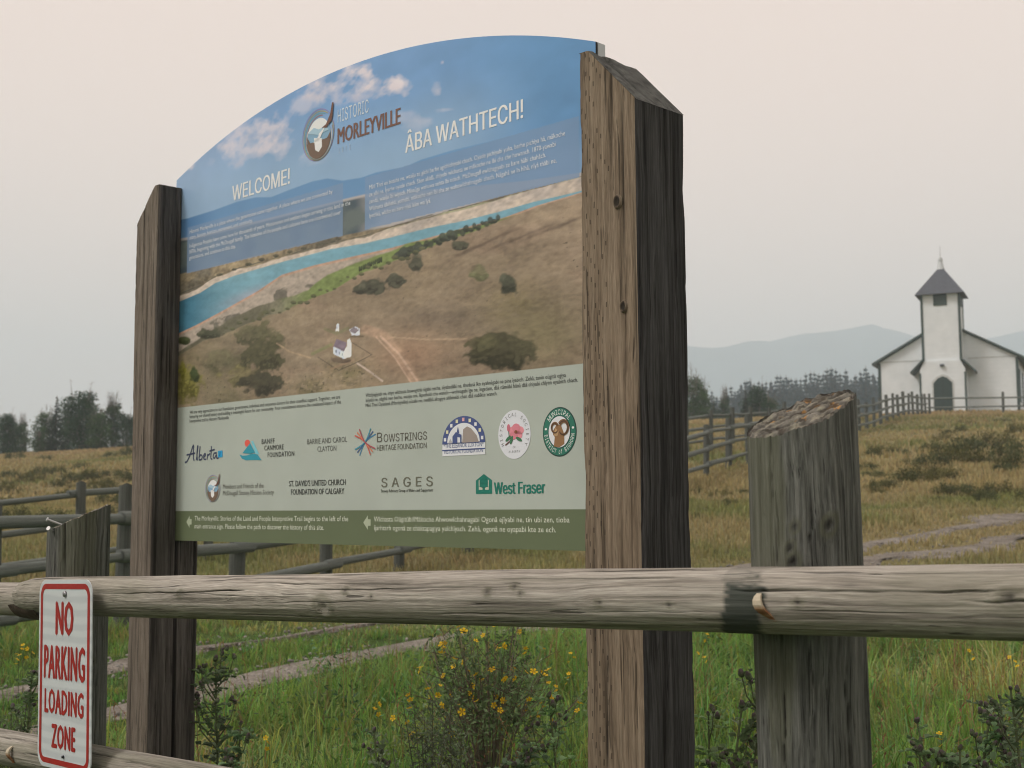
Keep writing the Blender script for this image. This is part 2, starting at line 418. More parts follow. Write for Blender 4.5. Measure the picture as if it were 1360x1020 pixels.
# loose stones on the tracks
mb_v, mb_f, mb_c = [], [], []
ico = bmesh.new(); bmesh.ops.create_icosphere(ico, subdivisions=1, radius=1)
iv = np.array([v.co[:] for v in ico.verts]); ifc = np.array([[v.index for v in f.verts] for f in ico.faces]); ico.free()
nst = 2600; pick = rng.integers(0, len(TR), nst); sx = TR[pick, 0]+rng.normal(0, 0.2, nst); sy = TR[pick, 1]+rng.normal(0, 0.22, nst)
sz = ground(sx, sy)+0.025; sr = rng.uniform(0.006, 0.022, nst)
vv = iv[None]*(sr[:, None, None]*rng.uniform(0.6, 1.25, (nst, 1, 3))) * (1+0.2*rng.normal(size=(nst, len(iv), 1)))
vv[..., 2] *= 0.7; vv += np.stack([sx, sy, sz], 1)[:, None]
ff = (ifc[None] + (np.arange(nst)*len(iv))[:, None, None]).reshape(-1, 3)
cc = np.repeat(rng.uniform(0.13, 0.34, (nst, 1))*np.array([[1, .94, .86]]), len(iv), 0)
M_stone = vcol_mat('loose stone', 0.9, 0.2, 40, 0.2)
tag(link_mesh('gravel', make_mesh('gravel', vv.reshape(-1, 3), ff, M_stone, None, cc)), 'loose pale gravel scattered along the two wheel tracks', 'gravel', kind='stuff')

# ------------------------------------------------------------------ the big welcome sign
TH = 0.77913; W_S = 1.9278; XR, YR = 0.21106, 3.1
LX, LY = XR - W_S*math.cos(TH), YR + W_S*math.sin(TH)         # left end of the printed face
ux, uy = math.cos(TH), -math.sin(TH)
nxs, nys = -math.sin(TH), -math.cos(TH)                       # outward normal of the face
def pix2sign(px, py, off=0.0):
    """pixel -> (s along the face, z above the ground) on the plane of the face pushed back by off"""
    d = ray(px, py); ox, oy = LX - nxs*off, LY - nys*off
    t = (ox*nxs+oy*nys)/(d.x*nxs+d.y*nys)
    x, y = d.x*t, d.y*t
    return (x-ox)*ux+(y-oy)*uy, CH + d.z*t
sign_base = Vector((LX, LY, 0))
welcome = tag(empty('welcome_sign', sign_base, -TH),
              'large arched printed welcome panel held between two square timber posts behind the log rail', 'sign')
# outline of the arch through the top edge seen in the photo
arch = np.array([pix2sign(*p) for p in [(236, 241), (317, 164), (400, 116), (520, 71), (600, 55), (700, 48.5), (791, 52)]])
A_ = np.c_[2*arch[:, 0], 2*arch[:, 1], np.ones(len(arch))]
sol = np.linalg.lstsq(A_, (arch**2).sum(1), rcond=None)[0]; acx, acz = sol[0], sol[1]; arad = math.sqrt(sol[2]+acx**2+acz**2)
def arch_z(s): return acz + np.sqrt(arad**2-(np.asarray(s)-acx)**2)
ZB = CH - 0.1035; ZG = CH - 0.0029; ZS = CH + 0.3484
S0, S1 = -0.018, W_S
# body of the panel: thin black-edged face sheet on a pale aluminium tray
def slab(name, mat, y0, y1, inset, s1=S1):
    ss = np.linspace(S0+inset, s1-inset, 49); n = len(ss)
    V = [(s, y0, ZB+inset) for s in ss]+[(s, y0, float(arch_z(s))-inset) for s in ss]+[(s, y1, ZB+inset) for s in ss]+[(s, y1, float(arch_z(s))-inset) for s in ss]
    Fc = []
    for i in range(n-1):
        Fc += [(i, i+1, n+i+1, n+i), (2*n+i+1, 2*n+i, 3*n+i, 3*n+i+1), (n+i, n+i+1, 3*n+i+1, 3*n+i), (i+1, i, 2*n+i, 2*n+i+1)]
    Fc += [(0, n, 3*n, 2*n), (n-1, 3*n-1, 4*n-1, 2*n-1)]
    return link_mesh(name, make_mesh(name, V, Fc, mat), welcome)
panel = slab('panel', M_black, 0.0, 0.006, 0.0)
tray = slab('backing_tray', M_alu, 0.0065, 0.033, 0.0, S1+0.002)

# ---- the printed landscape, painted on a fine mesh (photo pixel space only names the places on the print)
INK = 1.42           # printed reflectance relative to the photographed, dimly lit colours
def paint(px, py, s, z):
    def L(*c): return np.array(lin(*c))
    n = len(px); C = np.zeros((n, 3))
    def line(pts): return np.interp(px, [p[0] for p in pts], [p[1] for p in pts])
    def blend(c, m):
        nonlocal C
        m = np.clip(m, 0, 1)[:, None]; C = C*(1-m)+np.asarray(c)*m
    # wide coordinates on the print itself
    U = s/W_S; V = (z-ZS)
    f1 = fbm(U*6, V*6, 2.0, 5); f2 = fbm(U*22, V*22, 5.0, 4); f3 = fbm(U*70, V*70, 9.0, 3)
    # sky
    C[:] = L(112, 148, 182)
    blend(L(92, 134, 168), sstep(520, 760, px)); blend(L(133, 156, 182), sstep(420, 240, px)*0.9); C *= (1+.10*f1+.05*f2)[:, None]
    mt = line([(230, 294), (250, 290), (285, 279), (315, 268), (340, 262), (360, 262), (385, 252), (415, 241), (435, 237), (455, 240), (480, 236), (500, 229), (540, 221), (560, 212), (600, 200), (650, 188), (700, 176), (780, 158)])
    blend(L(138, 162, 178), sstep(120, 10, mt-py)*0.75*sstep(740, 560, px))
    # clouds
    for cx, cy, rx, ry, a in [(455, 112, 62, 24, 1.0), (527, 113, 20, 19, 1.15), (478, 96, 22, 14, .9), (355, 168, 46, 22, .75), (320, 200, 60, 20, .6), (372, 198, 40, 20, .55), (300, 195, 30, 16, .5),
                              (588, 83, 7, 6, 1.1), (582, 122, 9, 13, .5), (590, 146, 24, 5, .4), (246, 222, 14, 7, .8), (545, 160, 26, 14, .35), (405, 140, 24, 22, .5), (420, 210, 30, 16, .2)]:
        q = 1-np.sqrt(((px-cx)/rx)**2+((py-cy)/ry)**2)
        m = np.clip(q*1.1+f2*0.75+f1*0.45+.22*f3, 0, 1)*a*np.clip(q*3+1.0, 0, 1)
        blend(L(206, 196, 194), m*0.95); blend(L(222, 210, 205), np.clip(m-0.55, 0, 1)*0.9*sstep(6, -10, py-cy))
        blend(L(120, 140, 168), np.clip(m, 0, 1)*0.4*sstep(2, ry, py-cy))
    # mountains
    mm = sstep(-0.7, 0.7, py-mt); blend(L(96, 132, 162), mm)
    blend(L(72, 108, 142), mm*sstep(300, 236, px)*0.8); blend(L(104, 142, 172), mm*sstep(480, 620, px)*sstep(760, 640, px)*0.6)
    blend(L(120, 145, 168), mm*sstep(8, 50, py-mt)*0.7)
    # plain beyond the river
    pl = line([(230, 318), (260, 314), (455, 265), (485, 258), (600, 250), (700, 240), (780, 228)])
    pm = sstep(-1, 1, py-pl); blend(L(165, 158, 150), pm); blend(L(70, 82, 86), pm*sstep(1.5, 5, py-pl)*sstep(500, 470, px))
    blend(L(96, 104, 98), pm*sstep(3, 8, py-pl)*np.clip(0.5+f2, 0, 1)*sstep(520, 480, px))
    fb = line([(230, 366), (300, 350), (345, 338), (400, 325), (455, 313), (520, 300), (580, 285), (640, 268), (780, 232)])
    fm = sstep(-1, 1, py-fb); blend(L(132, 118, 92), fm); blend(L(98, 92, 78), fm*np.clip(0.55+1.3*f2, 0, 1)*0.8); blend(L(150, 132, 100), fm*sstep(0.1, 0.5, f1)*0.7)
    ru = line([(230, 404), (266, 389), (286, 376), (312, 366), (343, 357), (374, 348), (407, 339.5), (440, 330.7), (485, 323), (520, 315), (568, 303), (617, 293), (660, 282), (709, 268), (762, 256), (780, 251)])
    rl = line([(230, 446), (260, 432), (297, 412), (343, 386), (374, 365), (418, 352), (458, 343), (520, 329), (535, 325), (579, 313), (617, 302), (669, 289), (713, 273), (762, 258.5), (780, 253)])
    bw = line([(230, 9), (300, 7), (400, 6), (480, 8), (540, 14), (640, 17), (780, 20)])
    bank = sstep(0, 1.5, py-(ru-bw+f2*2)); blend(L(188, 172, 152), bank)
    blend(L(160, 150, 140), bank*sstep(480, 560, px)*np.clip(0.4+f2, 0, 1)*0.6); blend(L(120, 128, 84), bank*sstep(500, 540, px)*sstep(3, 0, py-(ru-bw))*0.7)
    dk = sstep(1.2, 0, np.abs(py-(ru-bw-1.5))); blend(L(72, 74, 64), dk*np.clip(0.7+f3, 0, 1)*sstep(770, 600, px))
    rv = sstep(-0.5, 0.7, py-ru)
    blend(L(112, 152, 160), rv); blend(L(62, 108, 124), rv*sstep(330, 235, px)); blend(L(128, 164, 168), rv*np.clip(f1, 0, 1)*0.6)
    blend(L(150, 150, 156), rv*np.exp(-(((px-335)/36)**2+((py-392-(335-px)*0.35)/9)**2))*0.75)
    # near bank, meadow, hillside
    ln = sstep(-0.5, 0.9, py-rl); blend(L(176, 142, 116), ln); blend(L(160, 146, 128), ln*sstep(1.5, 5, py-rl))
    blend(L(104, 98, 84), ln*sstep(4, 8, py-rl)*sstep(0.1, 0.45, f2+0.3*f3)*sstep(520, 440, px))
    gm = line([(230, 470), (300, 428), (337, 408), (380, 396), (410, 385), (436, 363), (485, 345), (520, 334), (545, 325), (600, 308), (660, 292), (780, 258)])
    g_ = sstep(-1.5, 1.5, py-gm+f2*2); blend(L(116, 128, 74), g_*sstep(330, 420, px)); blend(L(96, 92, 72), g_*sstep(420, 330, px))
    blend(L(132, 142, 80), g_*sstep(0.0, 0.4, f1)*0.6*sstep(400, 440, px))
    hm = line([(230, 476), (270, 452), (300, 442), (345, 424), (390, 408), (440, 386), (478, 364), (527, 347), (560, 332), (600, 318), (640, 303), (672, 290), (715, 274), (780, 254)])
    h_ = sstep(-1, 1.6, py-hm+f2*1.5); blend(L(146, 128, 100), h_)
    lo = sstep(0, 110, py-hm)
    blend(L(124, 108, 82), h_*np.clip(0.3+f1*0.9, 0, 1)*0.7); blend(L(158, 132, 106), h_*sstep(0.1, 0.6, fbm(U*9+V*5, V*14, 3, 3))*0.6)
    blend(L(104, 98, 64), h_*np.clip(0.1+0.8*f1+0.5*f2, 0, 1)*0.75*sstep(560, 480, px)); blend(L(118, 108, 62), h_*np.exp(-(((px-690)/45)**2+((py-405)/40)**2))*0.8)
    blend(L(136, 112, 88), h_*np.exp(-(((px-600)/90)**2+((py-470)/26)**2))*0.7)
    gul = np.abs(fbm(U*5-V*7, V*3+U*2, 6, 4)); blend(L(96, 82, 66), h_*sstep(0.10, 0.0, gul)*0.55*sstep(500, 700, px)*sstep(430, 330, py))
    blend(L(84, 76, 58), h_*sstep(0.35, 0.7, f3+0.4*f2)*0.5*lo)
    f4 = fbm(U*150, V*150, 4.0, 2); f5 = fbm(U*38+V*20, V*60, 8.0, 3)
    blend(L(104, 94, 76), h_*np.clip(f5*.8+.1, 0, 1)*.5); blend(L(88, 80, 62), h_*sstep(.35, .8, f4)*.45); blend(L(168, 148, 122), h_*sstep(.3, .8, -f4+.3*f1)*.35)
    blend(L(128, 112, 92), h_*np.clip(.35-f1, 0, 1)*.5)
    blend(L(164, 142, 118), h_*sstep(560, 700, px)*sstep(440, 330, py)*np.clip(.55+.5*f1, 0, 1)*.75)
    blend(L(104, 92, 78), h_*np.exp(-(((px-600)/70)**2+((py-425)/20)**2))*.55); blend(L(150, 118, 92), h_*np.exp(-(((px-545)/45)**2+((py-470)/30)**2))*.6)
    blend(L(100, 94, 62), h_*np.exp(-(((px-720)/60)**2+((py-450)/45)**2))*.6); blend(L(92, 88, 64), h_*sstep(420, 300, px)*np.clip(.5+.6*f1, 0, 1)*.7)
    for a_, b_ in ((640, 330), (690, 320), (735, 305)): blend(L(92, 78, 64), h_*np.exp(-((py-b_-(a_-px)*.45-6*f1)/2.6)**2)*sstep(70, 20, np.abs(px-a_))*.6)
    # low left thicket, woods and single bushes
    def shrub(cx, cy, rx, ry, c, a=1.0, soft=0.35):
        q = 1-np.sqrt(((px-cx)/rx)**2+((py-cy)/ry)**2)+0.28*f2+0.18*f3
        m = sstep(0, soft, q)*a
        blend(np.array(L(*c)), m); blend(np.array(L(*c))*0.55, m*sstep(0.0, 0.5, (py-cy)/ry+0.6*f3)); blend(np.array(L(*c))*1.5, m*sstep(0.2, 0.7, f3+f2*0.4-(py-cy)/ry*0.4)*0.5)
    shrub(250, 505, 26, 32, (118, 112, 58), 1, .6); shrub(300, 480, 60, 22, (92, 88, 62), .7, .6)
    shrub(330, 500, 42, 24, (112, 104, 66), .7); shrub(348, 470, 34, 44, (82, 78, 54)); shrub(330, 448, 22, 16, (88, 84, 60), .8); shrub(340, 506, 34, 22, (66, 62, 46), .9)
    shrub(258, 497, 9, 14, (62, 70, 42)); shrub(244, 452, 12, 8, (70, 76, 46)); shrub(280, 444, 20, 9, (74, 74, 56)); shrub(243, 490, 5, 18, (120, 116, 44), .8)
    shrub(665, 466, 50, 29, (70, 66, 46)); shrub(640, 458, 24, 14, (78, 74, 50), .8); shrub(676, 376, 14, 17, (74, 74, 58)); shrub(637, 363, 14, 13, (104, 104, 72), .7)
    for b in [(553, 351, 12, 13), (527, 371, 15, 10), (495, 379, 18, 11), (478, 384, 10, 7), (612, 326, 12, 6), (534, 338, 7, 6)]: shrub(*b, (80, 78, 62))
    for i in range(26):
        t = i/25; cx = 530+132*t; cy = 338-48*t+(-1)**i*1.5; shrub(cx, cy, 5.5, 4+3*math.sin(i*2.1)**2, (66, 70, 58), .9)
    for i in range(12): shrub(478+i*2.6, 357-i*1.1, 1.6, 4, (58, 64, 46), .9)
    for i in range(30):
        cx = 300+i*9; shrub(cx, float(np.interp(cx, [230, 300, 400, 480, 570], [460, 436, 402, 362, 330]))+4*math.sin(i*1.7), 4, 2.4, (84, 84, 58), .8)
    for i in range(22): cx = 255+i*9.3; shrub(cx, float(np.interp(cx, [250, 343, 455], [386, 352, 322]))-6, 4.5, 2.2, (66, 66, 52), .8*(0.5+0.5*math.sin(i*3.3)))
    # farm tracks and the little church seen from the air
    def track(pts, w, c, a):
        d = np.full(n, 1e9)
        for (x0, y0), (x1, y1) in zip(pts, pts[1:]):
            t = np.clip(((px-x0)*(x1-x0)+(py-y0)*(y1-y0))/((x1-x0)**2+(y1-y0)**2), 0, 1)
            d = np.minimum(d, np.hypot(px-x0-t*(x1-x0), py-y0-t*(y1-y0)))
        blend(L(*c), sstep(w, w*0.4, d)*a)
    track([(486, 438), (510, 445), (528, 468), (553, 508)], 9, (168, 138, 112), .6); track([(506, 447), (530, 470), (556, 508)], 2.2, (184, 156, 130), .8); track([(500, 448), (524, 474), (546, 508)], 1.6, (180, 152, 126), .7)
    track([(474, 482), (492, 494), (508, 506)], 1.7, (176, 158, 140), .9); track([(520, 448), (570, 451), (620, 450)], 1.8, (164, 140, 112), .7); track([(368, 456), (385, 467), (412, 475)], 1.6, (160, 138, 108), .8)
    track([(422, 474), (450, 492), (475, 481), (494, 471), (468, 455)], 0.8, (84, 74, 60), .9); track([(440, 490), (470, 478)], 2, (150, 124, 98), .6)
    track([(432, 437), (448, 443), (462, 436)], 3, (110, 114, 76), .5); track([(415, 470), (440, 458)], 3, (108, 118, 70), .5)
    def poly(pts, c):
        ins = np.zeros(n, bool); j = len(pts)-1
        for i in range(len(pts)):
            (xi, yi), (xj, yj) = pts[i], pts[j]
            if yi != yj: ins ^= ((yi > py) != (yj > py)) & (px < (xj-xi)*(py-yi)/(yj-yi)+xi)
            j = i
        C[ins] = np.array(L(*c))
    shrub(456, 478, 15, 5, (92, 76, 62), .7)
    poly([(443, 459), (457, 466), (457, 477), (443, 470)], (186, 190, 196)); poly([(457, 466), (462, 458), (467, 464), (467, 473), (457, 477)], (206, 208, 212)); poly([(443, 460), (447, 450), (461, 455), (457, 467)], (112, 98, 104)); poly([(461, 452), (465, 449), (467, 456), (466, 474), (462, 474)], (214, 216, 220))
    for i in range(3): poly([(446+i*4, 464.5+i*2), (447.2+i*4, 465+i*2), (447.2+i*4, 469+i*2), (446+i*4, 468.5+i*2)], (120, 128, 138))
    poly([(464, 438), (472, 433), (478, 437), (478, 445), (468, 446)], (196, 196, 198)); poly([(464, 440), (470, 434), (477, 438), (472, 443)], (126, 116, 116)); poly([(447, 431), (449, 429), (451, 431), (451, 440), (446, 440)], (210, 212, 214)); track([(466, 447), (482, 447)], 2, (100, 88, 66), .8)
    # photographic grain of the land: fine scrub, furrows and light patches
    land = np.clip(bank+ln, 0, 1)*(1-rv*(1-ln)); g6 = fbm(U*90-V*60, V*120+U*30, 12.0, 3); g7 = fbm(U*13+V*9, V*26, 15.0, 4)
    C *= (1+land*(0.09*f5+0.13*f4+0.09*f3+0.11*g6+0.17*g7*h_))[:, None]
    dots = sstep(.62, .8, vnoise(U*170, V*170, 2.5)+.35*f1+.1*f2); blend(L(58, 56, 40), h_*dots*.6*sstep(-10, 60, py-hm))
    C *= (1+fm*(1-bank)*(0.3*f3+.25*f4))[:, None]; C *= (1+rv*(1-ln)*(0.10*f5+.05*f4))[:, None]
    C = np.clip(C, 0.004, 1)
    # translucent text boxes
    (bl, _), (br, bb) = pix2sign(249, 340), pix2sign(455, 313); bt = pix2sign(455, 243)[1]
    m = ((s > bl) & (s < br) & (z > bb) & (z < bt))*1.0; blend(L(114, 134, 155), m*0.72)
    (rl_, rb), (rr_, _) = pix2sign(485, 305), pix2sign(770, 230); rt = pix2sign(485, 236)[1]
    m = ((s > rl_) & (s < rr_-0.002) & (z > rb) & (z < rt))*1.0; blend(L(110, 134, 158), m*0.78)
    # lower bands
    sg = np.broadcast_to(np.array(L(156, 161, 146)), (n, 3)); gr = np.array(L(90, 98, 70))
    C[z < ZS] = (sg*(1+0.02*f1[:, None]))[z < ZS]
    # faint photograph showing through the pale band
    C[(z < ZG)] = gr
    return C
nU, nV = 560, 560
su = np.linspace(S0, S1-0.0005, nU)
Vv, Pc = [], []
tt = np.linspace(0, 1, nV)
SS, TT = np.meshgrid(su, tt)
ZT = arch_z(SS)
# row layout keeps the two band edges crisp
kz = np.interp(TT, [0, 0.075, 0.0755, 0.31, 0.3105, 1], [0, 1, 1.0001, 2, 2.0001, 3])
ZZ = np.where(kz <= 1, ZB+(ZG-ZB)*kz, np.where(kz <= 2, ZG+0.0004+(ZS-ZG-0.0004)*(kz-1), ZS+0.0004+(ZT-ZS-0.0004)*(kz-2)))
wx, wy = LX+SS*ux, LY+SS*uy
PX, PY = project(wx, wy, ZZ)
PC = paint(PX.ravel(), PY.ravel(), SS.ravel(), ZZ.ravel())*INK*np.array([1.0, 1.03, 1.15])
ii = (np.arange(nV-1)[:, None]*nU + np.arange(nU-1)[None]).ravel()
Fp = np.stack([ii, ii+1, ii+nU+1, ii+nU], 1)
link_mesh('printed_landscape', make_mesh('printed_landscape', np.stack([SS.ravel(), np.full(SS.size, -0.0006), ZZ.ravel()], 1), Fp, M_ink, None, np.clip(PC, 0, 0.92)), panel)

# ---- lettering and emblems
_tcache = {}
try:      # the sans serif that ships inside Blender; its default face is the fallback
    FONT = bpy.data.fonts.load(bpy.utils.system_resource('DATAFILES')+'/fonts/Inter.woff2')
except Exception:
    FONT = None
def text2d(txt, bold=0.0, spacing=1.0, res=3, shear=0.0):
    key = (txt, bold, spacing, res, shear)      # tiny print uses the lighter default face
    if key in _tcache: return _tcache[key]
    cu = bpy.data.curves.new('lettering', 'FONT'); cu.body = txt; cu.size = 1; cu.font = (FONT if res > 1 else None) or cu.font; cu.offset = bold; cu.space_character = spacing
    cu.fill_mode = 'BOTH'; cu.resolution_u = max(2, res); cu.dimensions = '2D'; cu.shear = shear
    ob = bpy.data.objects.new('lettering', cu); col.objects.link(ob)
    dg = bpy.context.evaluated_depsgraph_get(); me = bpy.data.meshes.new_from_object(ob.evaluated_get(dg))
    V = np.array([v.co[:2] for v in me.vertices]).reshape(-1, 2); Fc = [tuple(p.vertices) for p in me.polygons]
    bpy.data.objects.remove(ob); bpy.data.curves.remove(cu); bpy.data.meshes.remove(me)
    _tcache[key] = (V, Fc); return V, Fc
CAP = text2d('H')[0][:, 1].max(); CAP1 = text2d('H', res=1)[0][:, 1].max()
class Ink:
    """flat print of ONE emblem or text block in (s, z) on the face"""
    def __init__(s): s.mb = MB()
    def poly(s, pts, c, layer=2, k=1.0):
        s.mb.add([(p[0], -0.0006-0.0004*layer, p[1]) for p in pts], [tuple(range(len(pts)))], np.array([lin(*c, INK*k)]*len(pts)).clip(0, 0.9))
    def ell(s, cx, cz, rx, rz, c, layer=2, n=40, rot=0.0, a0=0, a1=2*math.pi):
        P = []
        for i in range(n):
            q = a0+(a1-a0)*i/(n if abs(a1-a0-2*math.pi) < 1e-6 else n-1); x, z = rx*math.cos(q), rz*math.sin(q)
            P.append((cx+x*math.cos(rot)-z*math.sin(rot), cz+x*math.sin(rot)+z*math.cos(rot)))
        s.poly(P, c, layer)
    def ring(s, cx, cz, rx, rz, w, c, layer=2, a0=0, a1=2*math.pi, n=60):
        P = []
        for i in range(n+1):
            q = a0+(a1-a0)*i/n; P += [((cx+rx*math.cos(q)), cz+rz*math.sin(q)), (cx+(rx-w)*math.cos(q), cz+(rz-w)*math.sin(q))]
        s.mb.add([(p[0], -0.0006-0.0004*layer, p[1]) for p in P], [(2*i, 2*i+1, 2*i+3, 2*i+2) for i in range(n)], np.array([lin(*c, INK)]*len(P)).clip(0, 0.9))
    def stroke(s, pts, w, c, layer=2):
        P = []; pts = [Vector(p) for p in pts]
        for i, p in enumerate(pts):
            t = (pts[min(i+1, len(pts)-1)]-pts[max(i-1, 0)]).normalized(); nn = Vector((-t.y, t.x)); ww = w[i] if isinstance(w, (list, tuple)) else w
            P += [p+nn*ww/2, p-nn*ww/2]
        s.mb.add([(p[0], -0.0006-0.0004*layer, p[1]) for p in P], [(2*i, 2*i+1, 2*i+3, 2*i+2) for i in range(len(pts)-1)], np.array([lin(*c, INK)]*len(P)).clip(0, 0.9))
    def text(s, txt, s0, z, cap, c, width=None, xs=None, bold=0.0, spacing=1.0, layer=2, center=False, res=3, shear=0.0, k=1.0):
        V, Fc = text2d(txt, 0.0, spacing, res, shear)
        if not len(V): return xs
        sc_ = cap/(CAP if res > 1 else CAP1); w = V[:, 0].max()-V[:, 0].min()
        if width is not None: xs = width/(w*sc_)
        xs = xs or 1.0
        x0 = V[:, 0].min(); off = s0-(w*sc_*xs/2 if center else 0)
        for j, b in enumerate((-bold, bold) if bold > 0.009 else (0,)):
            P = [(off+(v[0]-x0)*sc_*xs+b*sc_*.9, -0.0006-0.0004*layer-.0001*j, z+v[1]*sc_) for v in V]
            s.mb.add(P, Fc, np.array([lin(*c, INK*k)]*len(P)).clip(0, 0.9))
        return xs
    def arc_text(s, txt, cx, cz, rx, rz, a_mid, step, cap, c, xs=0.8, inward=False, bold=0.0, layer=3):
        m = (len(txt)-1)/2
        for i, ch in enumerate(txt):
            if ch == ' ': continue
            q = a_mid+((i-m)*step if inward else (m-i)*step)
            V, Fc = text2d(ch, 0.0); sc_ = cap/CAP; mid = (V[:, 0].max()+V[:, 0].min())/2
            px_, pz_ = cx+rx*math.cos(q), cz+rz*math.sin(q)
            tang = math.atan2(rz*math.cos(q), -rx*math.sin(q)) + (0 if inward else math.pi)
            ca, sa = math.cos(tang), math.sin(tang)
            P = []
            for v in V:
                x, y = (v[0]-mid)*sc_*xs, (v[1]-CAP/2)*sc_
                P.append((px_+x*ca-y*sa, -0.0006-0.0004*layer, pz_+x*sa+y*ca))
            s.mb.add(P, Fc, np.array([lin(*c, INK)]*len(P)).clip(0, 0.9))
    def build(s, name): return s.mb.build(name, M_ink, panel)
def sline(ink, txt, pl, pr, cap_px, c, **kw):
    """a line of print: baseline ends named by the photo pixels they have"""
    (a, za), (b, zb) = pix2sign(*pl), pix2sign(*pr)
    dep = (LY + (a+b)/2*uy)
    return ink.text(txt, a, (za+zb)/2, cap_px/F*dep, c, width=b-a, **kw), a, (za+zb)/2, cap_px/F*dep
WH = (222, 218, 212)
i1 = Ink(); sline(i1, 'WELCOME!', (309, 264), (385, 247), 21, WH, bold=0.014); i1.build('lettering')
i1 = Ink(); sline(i1, 'ÂBA WATHTECH!', (539, 202), (695, 158), 25, WH, bold=0.014); i1.build('lettering')
i1 = Ink(); sline(i1, 'HISTORIC', (449, 161), (490, 151), 18, (186, 196, 206), spacing=1.08); sline(i1, 'MORLEYVILLE', (449, 190), (532, 166), 22, (108, 80, 70), res=1, bold=0.03); sline(i1, '1873', (450, 203), (466, 199), 7, (168, 182, 196), spacing=1.9); i1.build('lettering')
def emblem(ink, cx, cz, r, layer=2):
    for k, c in enumerate([(132, 120, 168), (160, 150, 96), (98, 150, 160), (150, 110, 96)]):
        ink.ring(cx+r*0.03*(k-1.5), cz-r*0.04*(k-1.5), r*(1.0-0.05*k), r*(1.0-0.045*k), r*0.035, c, layer, a0=0.75+0.2*k, a1=0.75+2*math.pi-0.35)
    ink.ring(cx, cz-r*0.1, r*0.80, r*0.80, r*0.05, (176, 180, 182), layer, a0=2.6, a1=6.6)
    ink.ell(cx, cz-r*0.05, r*0.72, r*0.74, (118, 152, 176), layer+1)
    ink.ell(cx, cz-r*0.05, r*0.72, r*0.74, (206, 208, 208), layer+2, a0=0.5, a1=math.pi-0.35, n=24)
    ink.poly([(cx-r*.7, cz+r*.22), (cx-r*.3, cz+r*.38), (cx, cz+r*.26), (cx+r*.45, cz+r*.3), (cx+r*.62, cz+r*.12), (cx, cz+r*.05)], (148, 176, 192), layer+3)
    ink.ell(cx, cz-r*0.08, r*0.74, r*0.78, (104, 86, 74), layer+3, a0=math.pi+0.12, a1=2*math.pi-0.12, n=30)
    ink.poly([(cx-r*.7, cz-r*.18), (cx-r*.72, cz+r*.1), (cx-r*.5, cz-r*.2)], (104, 86, 74), layer+3); ink.poly([(cx+r*.5, cz-r*.2), (cx+r*.72, cz+r*.04), (cx+r*.72, cz-r*.2)], (104, 86, 74), layer+3)
    ink.poly([(cx-r*.28, cz-r*.02), (cx+r*.2, cz-r*.12), (cx+r*.22, cz-r*.45), (cx+r*.02, cz-r*.62), (cx-r*.2, cz-r*.5)], (214, 214, 212), layer+4)
    ink.poly([(cx+r*.42, cz+r*.3), (cx+r*.05, cz+r*.1), (cx-r*.02, cz-r*.02), (cx-r*.32, cz-r*.2), (cx+r*.05, cz-r*.16), (cx+r*.22, cz+r*.06)], (212, 214, 214), layer+4)
    ink.poly([(cx+r*.2, cz+r*.28), (cx+r*.46, cz+r*.36), (cx+r*.72, cz+r*.72), (cx+r*.82, cz+r*1.12), (cx+r*.92, cz+r*1.1), (cx+r*.86, cz+r*.6), (cx+r*.8, cz+r*.42), (cx+r*.62, cz+r*.34), (cx+r*.5, cz+r*.22)], (100, 72, 62), layer+5)
cx_, cz_ = pix2sign(424, 181); r_ = (pix2sign(424, 146)[1]-pix2sign(424, 216)[1])/2
i1 = Ink(); emblem(i1, cx_, cz_, r_*0.98); i1.build('round_emblem')
def para(lines, pl, pr, cap_px, dz_px, c, gaps=(), name='small_print', **kw):
    ink = Ink(); xs, a, z, cap = sline(ink, lines[0], pl, pr, cap_px, c, res=1, **kw)
    dep = cap*F/cap_px; zz = z
    for k, t in enumerate(lines[1:]):
        zz -= (dz_px+(gaps[k] if k < len(gaps) else 0))/F*dep
        ink.text(t, a, zz, cap, c, xs=xs, res=1, **kw)
    ink.build(name)
PW = (200, 204, 210)
para(['Historic Morleyville is a place where the generations come together. A place where we are connected by', 'story, history, horizon, movement, and continuity.',
      'Indigenous Peoples have come here for thousands of years. Missionaries and settlers began arriving in this land in the', '1870s, beginning with the McDougall family. The histories of the people and cultures here are intertwined over', 'generations, and continue to this day.'],
     (252.5, 307), (442, 261), 5.6, 8.6, PW, gaps=(0, 3.5, 0, 0), bold=0.006)
para(['Mînî Thnî en botaha ne, wasiju ze gichi barhe agichichiyabi chach. Oyade pichiyabi yuha, barhe pichiya hâ, mâkoche', 'ze yîhi ne. Îyarhe oyade chach. Sâen akidâ, chiyebi wîchasta ne mâkoche ne îbi cha che howanch. 1870-yawabi',
      'zendâ, wasiju îbi wiyach. Mînaûga wahuwa sehta îbi tidach. McDougall ewîchagiyabi ze bare hâbi chahâch.', 'Wîchasta ûbihahâ, yuthebi, mâkoche nen îbi cha ze wahowîchahnagabi chach. Nâgahâ ne în hîhâ, nîyâ thâbi ne,', 'îyethkâ, wîcho en bare nîyâ îsâm wa îyâ.'],
     (491, 249), (751, 183), 6.4, 10.6, PW, bold=0.006)
DK = (62, 64, 62)
para(['We are very appreciative to our foundation, government, individual and corporate donors for their steadfast support. Together, we are', 'honoring our shared history and building a meaningful future for our community. Your commitment ensures the continued impact of the', 'Interpretive trail at Historic Morleyville.'],
     (252.5, 549), (452, 530), 4.6, 6.3, DK, bold=0.008)
